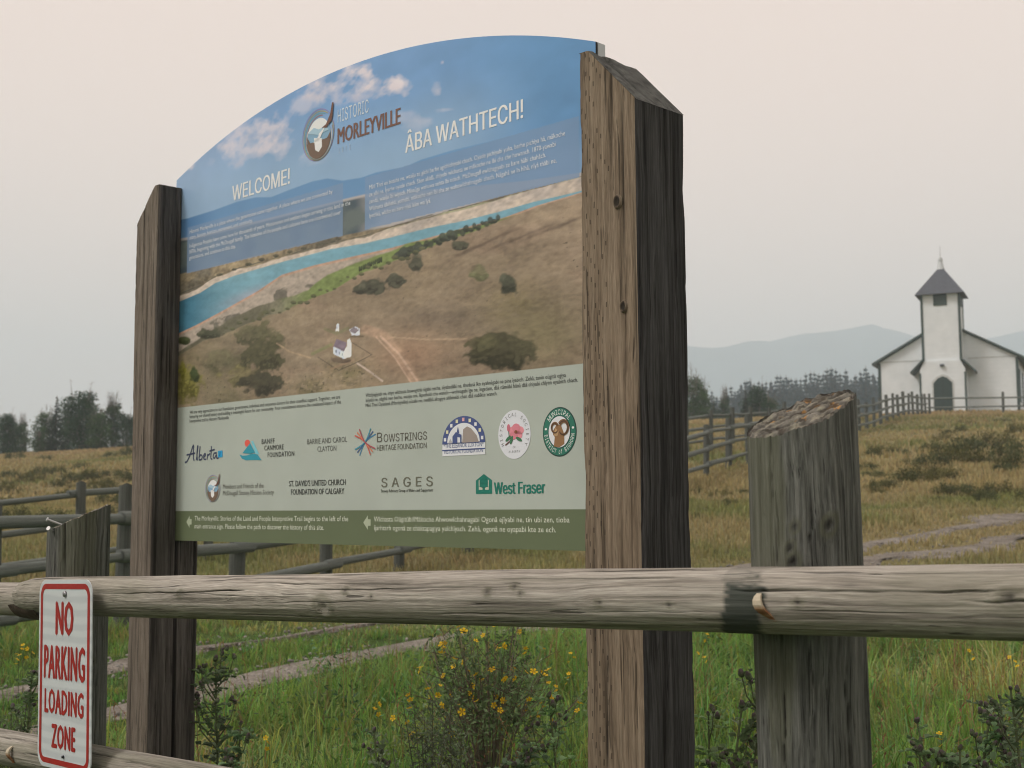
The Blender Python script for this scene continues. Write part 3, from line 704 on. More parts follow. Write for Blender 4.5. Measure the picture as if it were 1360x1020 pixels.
para(['Wasîyagîyabi ne, iniye wîchasta bowogithâ nîgabi necha, aîyabadâbi ne, thudanâ îko eyahnâgabi ne pina îyabich. Zehâ, tanin oûgitû ogiya', 'înîyabi ne, nâgîhâ nen barhe, waziju oni, îkpethobi cha wanch—wohnagabi îge ne, îngadam, dââ nâmûbi hûnâ dââ chiyabi chîyen eyabich chach.', 'Mînî Thnî Oyadenâ (Morleyville) eûsabi ne, nedâhâ akogiye ahîkinebi chan dââ nabîkte wanch.'],
     (486, 526), (752, 502), 5.2, 7.4, DK, bold=0.008)
GT = (196, 200, 186)
para(['The Morleyville: Stories of the Land and People Interpretive Trail begins to the left of the', 'main entrance sign. Please follow the path to discover the history of this site.'], (259, 692), (463, 691.5), 6.4, 11, GT, bold=0.006)
para(['Wîchasta Oûgitûbi/Mâkoche Ahwowîchahnagabi Ogonâ ejîyabi ne, tin ubi zen, tioba', 'îjarhtarh ogonâ ze chaktapagiya yeîchîyach. Zehâ, ogonâ ne oyapabi kte ze ech.'], (497, 692.5), (757, 694), 7.0, 12.2, GT, bold=0.006)
for (ax, ay), sc_ in (((248, 693), 8), ((483, 694), 9.5)):
    i1 = Ink(); s0, z0 = pix2sign(ax, ay); u = sc_/F*(LY+s0*uy)
    i1.poly([(s0, z0), (s0+u*1.0, z0+u), (s0+u*1.0, z0+u*.45), (s0+u*1.6, z0+u*.45), (s0+u*1.6, z0-u*.45), (s0+u*1.0, z0-u*.45), (s0+u*1.0, z0-u)], (158, 166, 144)); i1.build('arrow')
# sponsors, upper row
def P2(px, py): return pix2sign(px, py)
i1 = Ink()      # script wordmark with a blue tile, one continuous pen line per letter
NV = (58, 64, 86)
s0, z0 = P2(246, 613); s1, _ = P2(289, 609); u = (s1-s0)
def sc2(pts): return [(s0+x*u, z0+y*u*.56) for x, y in pts]
for pts in ([(0, -.02), (.06, -.02), (.16, .18), (.27, .55), (.26, .3), (.27, .04), (.30, .02)], [(.05, .2), (.16, .21), (.32, .24)], [(.36, .02), (.39, .3), (.41, .45), (.39, .46), (.37, .2), (.40, .01)],
            [(.47, .44), (.45, .2), (.44, .02), (.52, .03), (.55, .12), (.50, .19), (.45, .12)], [(.58, .10), (.65, .15), (.63, .22), (.58, .16), (.59, .04), (.66, .03)], [(.69, .02), (.71, .2), (.72, .14), (.78, .2)],
            [(.82, .42), (.81, .2), (.80, .05), (.85, .02)], [(.76, .27), (.92, .31)], [(.98, .2), (.9, .21), (.87, .1), (.91, .03), (.98, .18), (.98, .04), (1.04, .05)]):
    q = []
    for a, b in zip(pts, pts[1:]):
        q += [((a[0]*(1-t)+b[0]*t), (a[1]*(1-t)+b[1]*t)) for t in (0, .34, .67)]
    q.append(pts[-1]); q = np.array(q); k = q.copy(); k[1:-1] = (q[:-2]+q[1:-1]*2+q[2:])/4
    i1.stroke(sc2(k), u*0.028, NV, 2)
i1.poly([P2(290, 599), P2(296, 598), P2(296, 607), P2(290, 608)], (32, 138, 184), 2); i1.poly([P2(292.5, 600), P2(293.5, 600), P2(292.5, 606), P2(291.5, 606)], (30, 92, 140), 3)
i1.build('script_logo')
i1 = Ink()      # mountain and wave
s0, z0 = P2(333, 598); u = (P2(348, 597)[0]-s0)
uv = u*.6
i1.ell(s0-u*.28, z0+uv*.62, u*.24, uv*.3, (200, 82, 70), 2)
i1.poly([(s0+u*.05, z0+uv*.75), (s0+u*.22, z0+uv*.8), (s0+u*.8, z0-uv*.42), (s0+u*.45, z0-uv*.3)], (110, 176, 188), 2)
i1.poly([(s0-u*.7, z0-uv*.2), (s0-u*.02, z0+uv*.62), (s0+u*.42, z0-uv*.22), (s0, z0-uv*.3)], (42, 132, 150), 3)
wv_ = [(s0+u*x, z0+uv*y) for x, y in ((-1.0, -.3), (-.7, -.42), (-.35, -.42), (0, -.34), (.35, -.3), (.66, -.42), (1.02, -.9), (.6, -.86), (.1, -.84), (-.35, -.84), (-.75, -.68))]
i1.poly(wv_, (42, 132, 150), 2); i1.build('mountain_logo')
i1 = Ink(); sline(i1, 'BANFF', (348, 590), (365, 588.5), 6.6, DK, res=1, bold=0.02, spacing=1.15); sline(i1, 'CANMORE', (351.5, 598), (377, 597), 6.6, DK, res=1, bold=0.02, spacing=1.15); sline(i1, 'FOUNDATION', (356, 607), (391, 606), 6.6, DK, res=1, bold=0.02, spacing=1.15); i1.build('lettering')
i1 = Ink(); sline(i1, 'BARRIE AND CAROL', (408.5, 590), (461.5, 587), 7, (84, 86, 82), res=1); sline(i1, 'CLAYTON', (422, 599.5), (447, 599), 7, (84, 86, 82), res=1); i1.build('lettering')
i1 = Ink()      # crossed bowstrings
s0, z0 = P2(485.5, 587); ux_ = P2(496, 587)[0]-s0; uz_ = P2(485, 572)[1]-z0
for k in range(3):
    o = (k-1)*0.34
    for sg_, cs in ((1, [(66, 116, 150), (70, 90, 130), (66, 130, 150)]), (-1, [(176, 84, 74), (186, 112, 80), (150, 70, 80)])):
        pts = [(s0+ux_*(t-sg_*o*abs(t)**1.5*.9), z0+uz_*(sg_*t+o*abs(t)**1.5*.9)*.9) for t in np.linspace(-1, 1, 17)]
        i1.stroke(pts, uz_*0.12, cs[k], 2+k+(0 if sg_ > 0 else 3))
i1.build('bowstring_logo')
i1 = Ink(); sline(i1, 'B', (501, 587.4), (508, 587), 12.8, (86, 84, 76)); sline(i1, 'OWSTRINGS', (510, 587), (567.5, 583.7), 10.6, (86, 84, 76)); sline(i1, 'HERITAGE FOUNDATION', (501, 598.5), (567, 595.4), 7.4, (86, 84, 76), res=1)
i1.build('lettering')
i1 = Ink()      # arched heritage badge
s0, zb_ = P2(588, 606); s1, _ = P2(645, 604); cx_ = (s0+s1)/2; hw = (s1-s0)/2; z1 = P2(616, 588)[1]; zt = P2(616, 552.5)[1]; z2 = P2(616, 597)[1]
NB = (66, 78, 122)
i1.poly([(s0, zb_), (s1, zb_), (s1, z1), (s0, z1)], (200, 202, 206), 2)
i1.ell(cx_, z1, hw, zt-z1, NB, 2, a0=0, a1=math.pi, n=36); i1.ell(cx_, z1, hw*.76, (zt-z1)*.74, (198, 200, 204), 3, a0=0, a1=math.pi, n=30)
i1.poly([(cx_-hw*.05, z1), (cx_+hw*.0, z1+(zt-z1)*.5), (cx_+hw*.18, z1+(zt-z1)*.6), (cx_+hw*.36, z1+(zt-z1)*.52), (cx_+hw*.62, z1+(zt-z1)*.25), (cx_+hw*.72, z1)], (140, 130, 124), 4)
i1.poly([(cx_-hw*.5, z1), (cx_-hw*.5, z1+(zt-z1)*.25), (cx_-hw*.34, z1+(zt-z1)*.42), (cx_-hw*.08, z1+(zt-z1)*.3), (cx_-hw*.08, z1)], NB, 5); i1.poly([(cx_-hw*.26, z1+.001), (cx_-hw*.26, z1+(zt-z1)*.22), (cx_-hw*.13, z1+(zt-z1)*.2), (cx_-hw*.13, z1+.001)], (196, 198, 204), 6)
i1.poly([(cx_-hw*.3, z1+(zt-z1)*.4), (cx_-hw*.24, z1+(zt-z1)*.62), (cx_-hw*.18, z1+(zt-z1)*.36)], NB, 5); i1.poly([(cx_-hw*.72, z1), (cx_-hw*.6, z1+(zt-z1)*.18), (cx_-hw*.5, z1)], (160, 160, 164), 4)
for k in range(9):
    q = math.pi*(k+.5)/9; px_, pz_ = cx_+hw*.88*math.cos(q), z1+(zt-z1)*.87*math.sin(q); d = hw*.055
    i1.poly([(px_-d, pz_-d), (px_+d, pz_-d), (px_+d, pz_+d), (px_-d, pz_+d)], (196, 192, 160) if k % 2 else (198, 150, 150) if k == 4 else (200, 202, 206), 3)
for zz in (z2, z1): i1.poly([(s0, zz-.0016), (s1, zz-.0016), (s1, zz+.0016), (s0, zz+.0016)], NB, 3)
i1.text('★THE ELEANOR LUXTON★'.replace('★', '*'), cx_, z2+.006, .011, NB, width=hw*1.85, center=True, layer=3, res=1); i1.text('HISTORICAL FOUNDATION', cx_, zb_+.006, .011, NB, width=hw*1.8, center=True, layer=3, res=1)
i1.build('arched_badge')
i1 = Ink()      # rose medallion
cx_, cz_ = P2(683.5, 577); rx = (P2(705, 577)[0]-P2(662, 577)[0])/2; rz = (P2(683, 544.5)[1]-P2(683, 609.5)[1])/2
i1.ell(cx_, cz_, rx, rz, (196, 198, 204), 2, 48)
i1.arc_text('HISTORICAL SOCIETY', cx_, cz_, rx*.82, rz*.82, math.pi/2, 0.245, rz*.15, (84, 84, 84), 0.85)
i1.arc_text('OF', cx_, cz_-rz*.5, rx*.01, rz*.01, math.pi/2, 0, rz*.001, (90, 90, 90), .8)
i1.text('OF', cx_, cz_-rz*.56, rz*.085, (120, 120, 120), center=True, layer=3, xs=1.1); i1.text('ALBERTA', cx_, cz_-rz*.74, rz*.09, (120, 120, 120), center=True, layer=3, xs=.9, spacing=1.3)
PK = (190, 116, 128)
for k in range(5):
    q = 2*math.pi*k/5+.3; i1.ell(cx_+rx*.12+rx*.24*math.cos(q), cz_+rz*.1+rz*.17*math.sin(q), rx*.25, rz*.17, PK if k % 2 else (200, 128, 138), 3+k % 2, 18)
i1.ell(cx_+rx*.12, cz_+rz*.1, rx*.09, rz*.07, (120, 70, 50), 6, 14); i1.ell(cx_-rx*.34, cz_+rz*.28, rx*.1, rz*.16, (176, 100, 116), 4, 14); i1.stroke([(cx_-rx*.34, cz_+rz*.14), (cx_-rx*.3, cz_-rz*.1), (cx_-rx*.1, cz_-rz*.26)], rx*.05, (60, 96, 70), 4)
for a, b, q in ((-.36, -.16, .6), (.3, -.2, -.4), (-.16, -.22, 1.2)): i1.ell(cx_+rx*a, cz_+rz*b, rx*.2, rz*.07, (58, 104, 76), 5, 14, rot=q)
i1.stroke([(cx_-rx*.55, cz_-rz*.42), (cx_-rx*.1, cz_-rz*.2)], rx*.06, (90, 60, 56), 4)
i1.build('rose_medallion')
i1 = Ink()      # ram medallion
cx_, cz_ = P2(743.5, 573.5); rx = (P2(766, 573)[0]-P2(721, 573)[0])/2; rz = (P2(743, 540.5)[1]-P2(743, 606.5)[1])/2
i1.ell(cx_, cz_, rx, rz, (40, 66, 60), 1, 48); i1.ell(cx_, cz_, rx*.95, rz*.95, (44, 104, 88), 2, 48); i1.ell(cx_, cz_, rx*.66, rz*.66, (40, 60, 60), 3, 40); i1.ell(cx_, cz_, rx*.63, rz*.63, (198, 200, 204), 4, 40)
i1.arc_text('MUNICIPAL', cx_, cz_, rx*.80, rz*.80, math.pi/2, 0.205, rz*.2, (206, 210, 206), .8, bold=.02); i1.arc_text('DISTRICT of BIGHORN', cx_, cz_, rx*.80, rz*.80, -math.pi/2, 0.155, rz*.18, (206, 210, 206), .62, inward=True, bold=.015)
for sg_ in (-1, 1): i1.ell(cx_+sg_*rx*.80, cz_+rz*.14, rx*.07, rz*.05, (206, 210, 206), 3, 12)
BR = (112, 84, 60)
i1.poly([(cx_-rx*.32, cz_-rz*.58), (cx_-rx*.26, cz_-rz*.2), (cx_-rx*.36, cz_-rz*.1), (cx_-rx*.34, cz_+rz*.08), (cx_-rx*.14, cz_+rz*.3), (cx_+rx*.1, cz_+rz*.28), (cx_+rx*.3, cz_-rz*.1), (cx_+rx*.3, cz_-rz*.5), (cx_, cz_-rz*.62)], (130, 98, 68), 5)
i1.poly([(cx_-rx*.3, cz_-rz*.02), (cx_-rx*.2, cz_+rz*.16), (cx_-rx*.02, cz_+rz*.02), (cx_-rx*.1, cz_-rz*.18), (cx_-rx*.28, cz_-rz*.16)], (164, 134, 100), 6)
for cxo, sz in ((.26, 1.0), (-.24, .72)):
    i1.stroke([(cx_+rx*cxo+rx*.27*sz*math.cos(q)*(1-.08*q/4)*(1 if cxo > 0 else -1), cz_+rz*.18+rz*.27*sz*math.sin(q)*(1-.06*q)) for q in np.linspace(2.6, -2.6, 20)], [rx*.2*sz*(1-.035*i) for i in range(20)], BR, 7)
    i1.stroke([(cx_+rx*cxo+rx*.27*sz*math.cos(q)*(1-.08*q/4)*(1 if cxo > 0 else -1), cz_+rz*.18+rz*.27*sz*math.sin(q)*(1-.06*q)) for q in np.linspace(2.6, -2.4, 20)], rx*.05*sz, (78, 58, 46), 8)
i1.build('ram_medallion')
# sponsors, lower row
i1 = Ink(); cx_, cz_ = P2(283.5, 650); r_ = (P2(283, 634)[1]-P2(283, 670)[1])/2; emblem(i1, cx_, cz_, r_); i1.build('round_emblem')
i1 = Ink(); sline(i1, 'Members and Friends of the', (296.5, 649.5), (350.5, 647.5), 6.2, (90, 90, 84), res=1); sline(i1, 'McDougall Stoney Mission Society', (296.5, 658), (364, 656.5), 6.2, (90, 90, 84), res=1); i1.build('lettering')
i1 = Ink(); sline(i1, "ST. DAVID'S UNITED CHURCH", (384.5, 646), (459.5, 644), 7.4, (56, 58, 56), res=1, bold=.02); sline(i1, 'FOUNDATION OF CALGARY', (387, 657), (457.5, 656), 7.4, (56, 58, 56), res=1, bold=.02); i1.build('lettering')
i1 = Ink(); sline(i1, 'SAGES', (507, 647), (575, 645.5), 12.5, (96, 96, 84), bold=.015, spacing=1.45); sline(i1, 'Stoney Advisory Group of Elders and Supporters', (506.5, 653.5), (575.5, 653), 4.0, (70, 72, 66), bold=.02, res=1); i1.build('lettering')
i1 = Ink()      # house with a fir tree
s0, z0 = P2(632.5, 656); s1, z1 = P2(654, 656); w_ = s1-s0; zt = P2(643, 629.5)[1]; h_ = zt-z0; GN = (28, 106, 92)
i1.poly([(s0, z0), (s1, z0), (s1, z0+h_*.68), (s0+w_*.5, zt), (s0, z0+h_*.68)], GN, 2); PB = (168, 172, 158)
i1.poly([(s0+w_*.19, z0+h_*.2), (s0+w_*.42, z0+h_*.2), (s0+w_*.42, z0+h_*.3), (s0+w_*.24, z0+h_*.36), (s0+w_*.24, z0+h_*.72), (s0+w_*.19, z0+h_*.68)], PB, 3); i1.poly([(s1-w_*.19, z0+h_*.2), (s1-w_*.42, z0+h_*.2), (s1-w_*.42, z0+h_*.3), (s1-w_*.24, z0+h_*.36), (s1-w_*.24, z0+h_*.72), (s1-w_*.19, z0+h_*.68)], PB, 3)
for k in range(3):
    zc = z0+h_*(.34+.2*k); ww = w_*(.3-.05*k); i1.poly([(s0+w_*.5-ww, zc), (s0+w_*.5+ww, zc), (s0+w_*.5, zc+h_*.24)], GN, 4)
i1.build('tree_house_logo')
i1 = Ink(); sline(i1, 'West Fraser', (657, 656), (724, 655), 15.5, GN, bold=.03); i1.build('lettering')

# ---- the two square posts
def timber(x0, x1, ztop_in, drop_side, yf, yb, name, front_mat, slot=False, seed=0, zlow=-0.12, side_mat=None):
    """square timber, local to the sign; 45 degree cut falling to the outer side; slot for the panel on the inner side"""
    w = x1-x0; flat = 0.03; r = 0.006
    prof = []
    def edge(a, b, n):
        for i in range(n): prof.append((a[0]+(b[0]-a[0])*i/n, a[1]+(b[1]-a[1])*i/n))
    xa, xb = 0.0, w
    edge((xa+r, yf), (xb-r, yf), 26); edge((xb-r, yf), (xb, yf+r), 2)
    if slot == 'right':
        edge((xb, yf+r), (xb, -0.004), 12); prof += [(xb, -0.004), (xb-0.03, -0.004), (xb-0.03, 0.010), (xb, 0.010)]; edge((xb, 0.010), (xb, yb-r), 12)
    else: edge((xb, yf+r), (xb, yb-r), 26)
    edge((xb, yb-r), (xb-r, yb), 2); edge((xb-r, yb), (xa+r, yb), 8); edge((xa+r, yb), (xa, yb-r), 2); edge((xa, yb-r), (xa, yf+r), 12); edge((xa, yf+r), (xa+r, yf), 2)
    P = np.array(prof); n = len(P); m = 240
    def ztop(x):
        d = (x-flat) if drop_side > 0 else (w-flat-x)
        return ztop_in - np.maximum(0, d)*1.04
    V, C = [], []
    for j in range(m+1):
        t = j/m; z = zlow+(ztop(P[:, 0])-zlow)*t
        # shallow waves and drying checks
        nz = 0.0022*fbm(P[:, 0]*9+seed, z*1.6, P[:, 1]*9, 3)+0.0012*vnoise(P[:, 0]*60+seed, z*2.5, P[:, 1]*60)
        cx, cy = w/2, (yf+yb)/2
        dx, dy = P[:, 0]-cx, P[:, 1]-cy; l = np.maximum(np.abs(dx), np.abs(dy))
        isx = np.abs(dx) >= np.abs(dy)-1e-9
        X = P[:, 0]+np.where(isx, np.sign(dx)*nz, 0); Y = P[:, 1]+np.where(~isx, np.sign(dy)*nz, 0)
        cd = np.minimum(np.minimum(P[:, 0], w-P[:, 0])+np.minimum(P[:, 1]-yf, yb-P[:, 1]), 1)
        chip = np.exp(-cd/.008)*(.0045*np.maximum(0, vnoise(np.sign(dx)*5+seed, z*9, np.sign(dy)*5)-.15)+.002*np.maximum(0, vnoise(np.sign(dx)*7+seed, z*34, np.sign(dy)*3)))
        X -= np.sign(dx)*chip; Y -= np.sign(dy)*chip
        ck = np.zeros(n)
        for k in range(5):
            c0 = -w/2+w*((k*0.377+seed*0.21) % 1); zc = 0.3+2.0*((k*0.618+seed*.37) % 1); hl = 0.25+0.5*((k*.29) % 1)
            path = c0+0.006*np.sin(z*5+k)
            sel = np.where(isx, dy, dx)
            ck = np.maximum(ck, np.exp(-((sel-path)/0.0035)**2)*np.clip(1-((z-zc)/hl)**2, 0, 1))
        X -= np.where(isx, np.sign(dx)*ck*0.004, 0); Y -= np.where(~isx, np.sign(dy)*ck*0.004, 0)
        V.append(np.stack([X, Y, z], 1)); C.append(np.stack([ck*0.85, np.zeros(n), np.zeros(n)], 1))
    V = np.concatenate(V); C = np.concatenate(C)
    Fc, mi = [], []
    for j in range(m):
        for i in range(n):
            i2 = (i+1) % n; Fc.append((j*n+i, j*n+i2, (j+1)*n+i2, (j+1)*n+i))
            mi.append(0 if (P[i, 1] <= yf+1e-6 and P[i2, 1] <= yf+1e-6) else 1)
    # end-grain cap
    o = len(V); nx, ny = 30, 24; Vc, Cc = [], []
    for b in range(ny):
        for a in range(nx):
            x, y = 0.001+(w-0.002)*a/(nx-1), yf+0.001+(yb-yf-0.002)*b/(ny-1)
            z = float(ztop(x))+0.003*float(fbm(x*40+seed, y*40, seed, 3))*(0 < a < nx-1)*(0 < b < ny-1)
            rr = abs(y-(yf+yb)/2-0.02*math.sin(x*30))
            chk = math.exp(-((y-(yf+0.05)-0.02*x/w)/0.007)**2)*sstep(0.02, 0.06, x)*sstep(w, 0.7*w, x)
            Vc.append((x, y, z-0.012*chk)); Cc.append((0.75*chk, 0.5*sstep(0.45, .2, y-yf), 0))
    V = np.concatenate([V, np.array(Vc)]); C = np.concatenate([C, np.array(Cc)])
    for b in range(ny-1):
        for a in range(nx-1): Fc.append((o+b*nx+a, o+b*nx+a+1, o+(b+1)*nx+a+1, o+(b+1)*nx+a)); mi.append(2)
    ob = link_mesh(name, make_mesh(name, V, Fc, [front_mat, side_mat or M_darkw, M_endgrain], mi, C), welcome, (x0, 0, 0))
    return ob
PWID = 0.181; yf_, yb_ = -0.0905, 0.0905
xr0 = pix2sign(770.5, 300, yf_)[0]; xl1 = pix2sign(205, 560, yf_)[0]
zr = pix2sign(772, 70, yf_)[1]; zl = pix2sign(207, 246, yf_)[1]
PWR = pix2sign(848, 300, yf_)[0]-xr0
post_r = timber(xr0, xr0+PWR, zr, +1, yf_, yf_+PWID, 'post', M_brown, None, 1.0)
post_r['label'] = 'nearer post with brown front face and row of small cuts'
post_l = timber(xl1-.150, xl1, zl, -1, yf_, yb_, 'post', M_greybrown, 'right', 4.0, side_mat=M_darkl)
post_l['label'] = 'farther post with grey brown front face and dark inner side'
def knot(parent, x, y, z, r, axis='Y', mat=None):
    """a round branch knot: raised rim with a dark hollow"""
    mb = MB(); n = 16
    for k, (ra, d, c) in enumerate(((1.5, 0.001, 0.0), (1.2, -0.0045, 0.1), (.95, -0.0038, .75), (.7, -0.0028, 1.0), (0.01, -0.0022, 1.0))):
        mb.v += [(x+ra*r*.8*math.cos(2*math.pi*i/n), y+d, z+ra*r*1.15*math.sin(2*math.pi*i/n)) for i in range(n)]; mb.c += [(c*.9, .4 if c < .2 else 0, 0)]*n
    for k in range(4):
        for i in range(n): mb.f.append((k*n+i, k*n+(i+1) % n, (k+1)*n+(i+1) % n, (k+1)*n+i)); mb.m.append(0)
    return mb.build('knot', mat, parent, True)
for (kx, ky), r in (((821, 268), .011), ((829, 407), .009)):
    s_, z_ = pix2sign(kx, ky, yf_); knot(post_r, s_-xr0, yf_-0.002, z_, r, mat=M_brown)
s_, z_ = pix2sign(189, 745, yf_)

# ------------------------------------------------------------------ near log fence
def log_mesh(L, r0, r1, seg, rings, seed, cracks=(), axis='X', bend=0.0, rough=0.03, knots=(), stains=(), top=None, algae=None, taper=None):
    """a peeled log along its axis; cracks = (angle, from, to, half width m, depth m)"""
    a = np.linspace(0, 1, rings); q = np.arange(seg)/seg*2*np.pi
    AA, QQ = np.meshgrid(a, q, indexing='ij')
    R = r0+(r1-r0)*AA
    if taper is not None: R = R*np.interp(AA*L, [t[0] for t in taper], [t[1] for t in taper])
    cq, sq = np.cos(QQ), np.sin(QQ)
    R = R*(1+rough*fbm(cq*1.1+seed, sq*1.1, AA*L*(1.8 if axis == 'X' else .7), 3)+0.010*vnoise(cq*9+seed, sq*9, AA*L*5)+0.006*vnoise(cq*26+seed, sq*26, AA*L*7))
    col_ = np.zeros((rings, seg, 3))
    for k, (qa, l0, l1, hw, dp) in enumerate(cracks):
        s = AA*L
        path = qa+0.10*np.sin(s*3.1+k*2)+0.05*vnoise(s*7+seed, k, 0)+0.025*vnoise(s*30, k+5, seed)
        d = np.angle(np.exp(1j*(QQ-path)))*R
        m = np.exp(-(d/hw)**2)*sstep(l0, l0+0.08, s)*sstep(l1, l1-0.08, s)*(0.6+0.4*vnoise(s*9, k*3, seed))
        R = R-dp*m; col_[..., 0] = np.maximum(col_[..., 0], np.clip(m*1.1, 0, .95))
    for (qa, l, r, d_) in knots:
        s = AA*L; dd = np.hypot(np.angle(np.exp(1j*(QQ-qa)))*R, (s-l)*0.8)
        R = R+0.35*r*np.exp(-(dd/(r*1.8))**2)-0.5*r*np.exp(-(dd/(r*0.6))**2)
        col_[..., 0] = np.maximum(col_[..., 0], d_*np.exp(-(dd/(r*0.75))**2))
        col_[..., 1] = np.maximum(col_[..., 1], 0.6*np.exp(-((dd-r*1.2)/(r*.4))**2))
    for (l0, l1, s_) in stains:
        s = AA*L+0.012*vnoise(cq*2, sq*2, seed)+0.004*vnoise(cq*14, sq*14, seed)+0.010*(cq+1)
        wear = 1-0.75*sstep(.35, .8, sq+.35*fbm(cq*6, sq*6, AA*L*40, 3))
        band = sstep(l0, l0+.005, s)*sstep(l1, l1-.008, s); R = R+0.0006*band
        col_[..., 2] = np.maximum(col_[..., 2], s_*band*np.clip(wear, 0, 1))
    col_[..., 1] = np.maximum(col_[..., 1], (algae or 0)*sstep(-0.1, 0.6, fbm(cq*1.3+seed*3, sq*1.3, AA*L*2.2, 4)))
    by, bz = bend*np.sin(AA*np.pi), bend*0.6*np.sin(AA*np.pi*2+seed)
    if axis == 'X': V = np.stack([AA*L, R*cq+by, R*sq+bz], -1)
    else: V = np.stack([R*cq+by, R*sq+bz, AA*L], -1)
    if top is not None and axis == 'Z':       # oblique cut: z <= c + kx x + ky y
        c, kx, ky = top; zl = c+kx*V[..., 0]+ky*V[..., 1]
        zl = zl+(0.003*vnoise(cq*5+seed, sq*5, 1.0)+0.0022*vnoise(cq*22+seed, sq*22, 2.0))
        V[..., 2] = AA*zl
    i = (np.arange(rings-1)[:, None]*seg+np.arange(seg)[None]).ravel(); j = (np.arange(rings-1)[:, None]*seg+((np.arange(seg)+1) % seg)[None]).ravel()
    Fq = np.stack([i, j, j+seg, i+seg], 1)
    Vf = V.reshape(-1, 3); Cf = col_.reshape(-1, 3)
    return Vf, Fq, Cf, V
def log_obj(name, mat, parent, p0, p1, r0, r1, seg=120, rings=260, seed=0.0, **kw):
    p0, p1 = Vector(p0), Vector(p1); L = (p1-p0).length
    V, Fq, C, G = log_mesh(L, r0, r1, seg, rings, seed, **kw)
    # rounded, checked ends
    Fl = [tuple(f) for f in Fq]; V = list(map(tuple, V)); C = list(map(tuple, C))
    for e, row in ((0, G[0]), (1, G[-1])):
        base = 0 if e == 0 else (len(G)-1)*seg; prev = list(range(base, base+seg)); cen = row.mean(0)
        for f in (0.8, 0.45, 0.02):
            o = len(V); ring = cen+(row-cen)*f; ring[:, 0] += (0.004 if e else -0.004)*(1-f)
            V += list(map(tuple, ring)); C += [(0.25 if f < .8 else 0.1, 0, 0.15)]*seg
            cur = list(range(o, o+seg))
            for k in range(seg):
                k2 = (k+1) % seg; Fl.append((prev[k], prev[k2], cur[k2], cur[k]) if e else (prev[k2], prev[k], cur[k], cur[k2]))
            prev = cur
    ob = link_mesh(name, make_mesh(name, np.array(V), np.array(Fl), mat, None, np.array(C), True))
    d = (p1-p0).normalized()
    rot = d.to_track_quat('X', 'Z').to_matrix().to_4x4()
    par = parent.matrix_world if parent is not None else Matrix.Identity(4)
    ob.parent = parent; ob.matrix_parent_inverse = Matrix.Identity(4)
    pm = Matrix.Translation(parent.location) @ Matrix.Rotation(parent.rotation_euler.z, 4, 'Z')
    ob.matrix_local = pm.inverted() @ (Matrix.Translation(p0) @ rot)
    return ob
fence = tag(empty('log_fence', (at(1073, 800, 2.0).x, at(1073, 800, 2.0).y, 0)), 'near fence of thick pale log rails on two stout grey posts in the foreground', 'fence')
bpy.context.view_layer.update()
ra0, ra1 = at(85, 791.5, 3.36), at(760, 795, 2.18)
fd = (Vector((ra1.x, ra1.y, 0))-Vector((ra0.x, ra0.y, 0))).normalized()      # along the fence towards the right
fn = Vector((-fd.y, fd.x, 0)); fn = fn if fn.y > 0 else -fn                   # away from the viewer
def on_fence(px, py):
    d = ray(px, py); o = Vector((ra0.x, ra0.y, CH))
    t = (ra0.x*fn.x+ra0.y*fn.y)/(d.x*fn.x+d.y*fn.y); return Vector((0, 0, CH))+d*t
# main top rail: one long log, dark banded at the right post
rp0, rp1 = on_fence(34, 791), on_fence(1372, 799.5); rdir = (rp1-rp0).normalized(); rp1 = rp1+rdir*1.75
LR = (rp1-rp0).length
def along(px):
    d = ray(px, 795); o_ = 0.045; t = ((ra0.x-fn.x*o_)*fn.x+(ra0.y-fn.y*o_)*fn.y)/(d.x*fn.x+d.y*fn.y)
    return (Vector((0, 0, CH))+d*t-rp0).dot(rdir)
q_up = math.pi/2
# local Y of the log points away from the viewer (track quat X,Z: y = z cross x)
QF = math.pi      # angle of the side that faces the viewer
rail = log_obj('rail', M_rail, fence, rp0, rp1, 0.0475, 0.0490, 280, 560, 2.0, rough=0.035, algae=0.35,
               cracks=[(QF-0.30, along(118), along(335), .0012, .008), (QF-0.62, along(330), along(560), .0010, .005), (QF-0.45, along(400), along(640), .0009, .004), (QF-0.42, along(960), along(1345), .0014, .010), (QF+0.02, along(1270), along(1400)+.3, .0014, .009), (QF+0.5, along(560), along(700), .0008, .004),
                       (QF-0.75, along(640), along(940), .0009, .004), (QF+0.25, along(780), along(960), .0008, .003), (QF+.8, along(300), along(900), .0010, .004), (QF+0.2, along(1030), along(1270), .0008, .003), (QF-.95, along(1050), along(1400), .0009, .004), (QF-.15, along(200), along(420), .0007, .003), (QF+.1, along(340), along(520), .0007, .003), (QF-.55, along(840), along(1000), .0008, .004)],
               knots=[(QF-0.35, along(459), .006, .9), (QF-0.1, along(494), .004, .8), (QF-.3, along(648), .006, .95), (QF-.25, along(692), .004, .9), (QF-.5, along(682), .005, .8), (QF+.05, along(797), .005, .8), (QF+.1, along(890), .004, .8), (QF+.0, along(1061), .005, .8), (QF-.15, along(1342), .010, .8), (QF+.3, along(1415), .012, .6), (QF+.35, along(430), .018, .15), (QF-.2, along(240), .007, .4)],
               taper=[(0, .80), (.05, .93), (.14, 1.0), (9, 1.0)], stains=[(along(955), along(1012), .93)])
# left rail that slides in behind its tapered, dark stained end
lp1 = on_fence(60, 796)+fn*0.02; lp0 = on_fence(-150, 795)+fn*0.02-rdir*1.9
rail_l = log_obj('rail', M_rail, fence, lp0, lp1, 0.046, 0.045, 110, 180, 5.0, rough=.03, algae=.3, stains=[((lp1-lp0).length-.14, 9, .0)], cracks=[(QF-.3, 0.1, 1.0, .002, .005)])
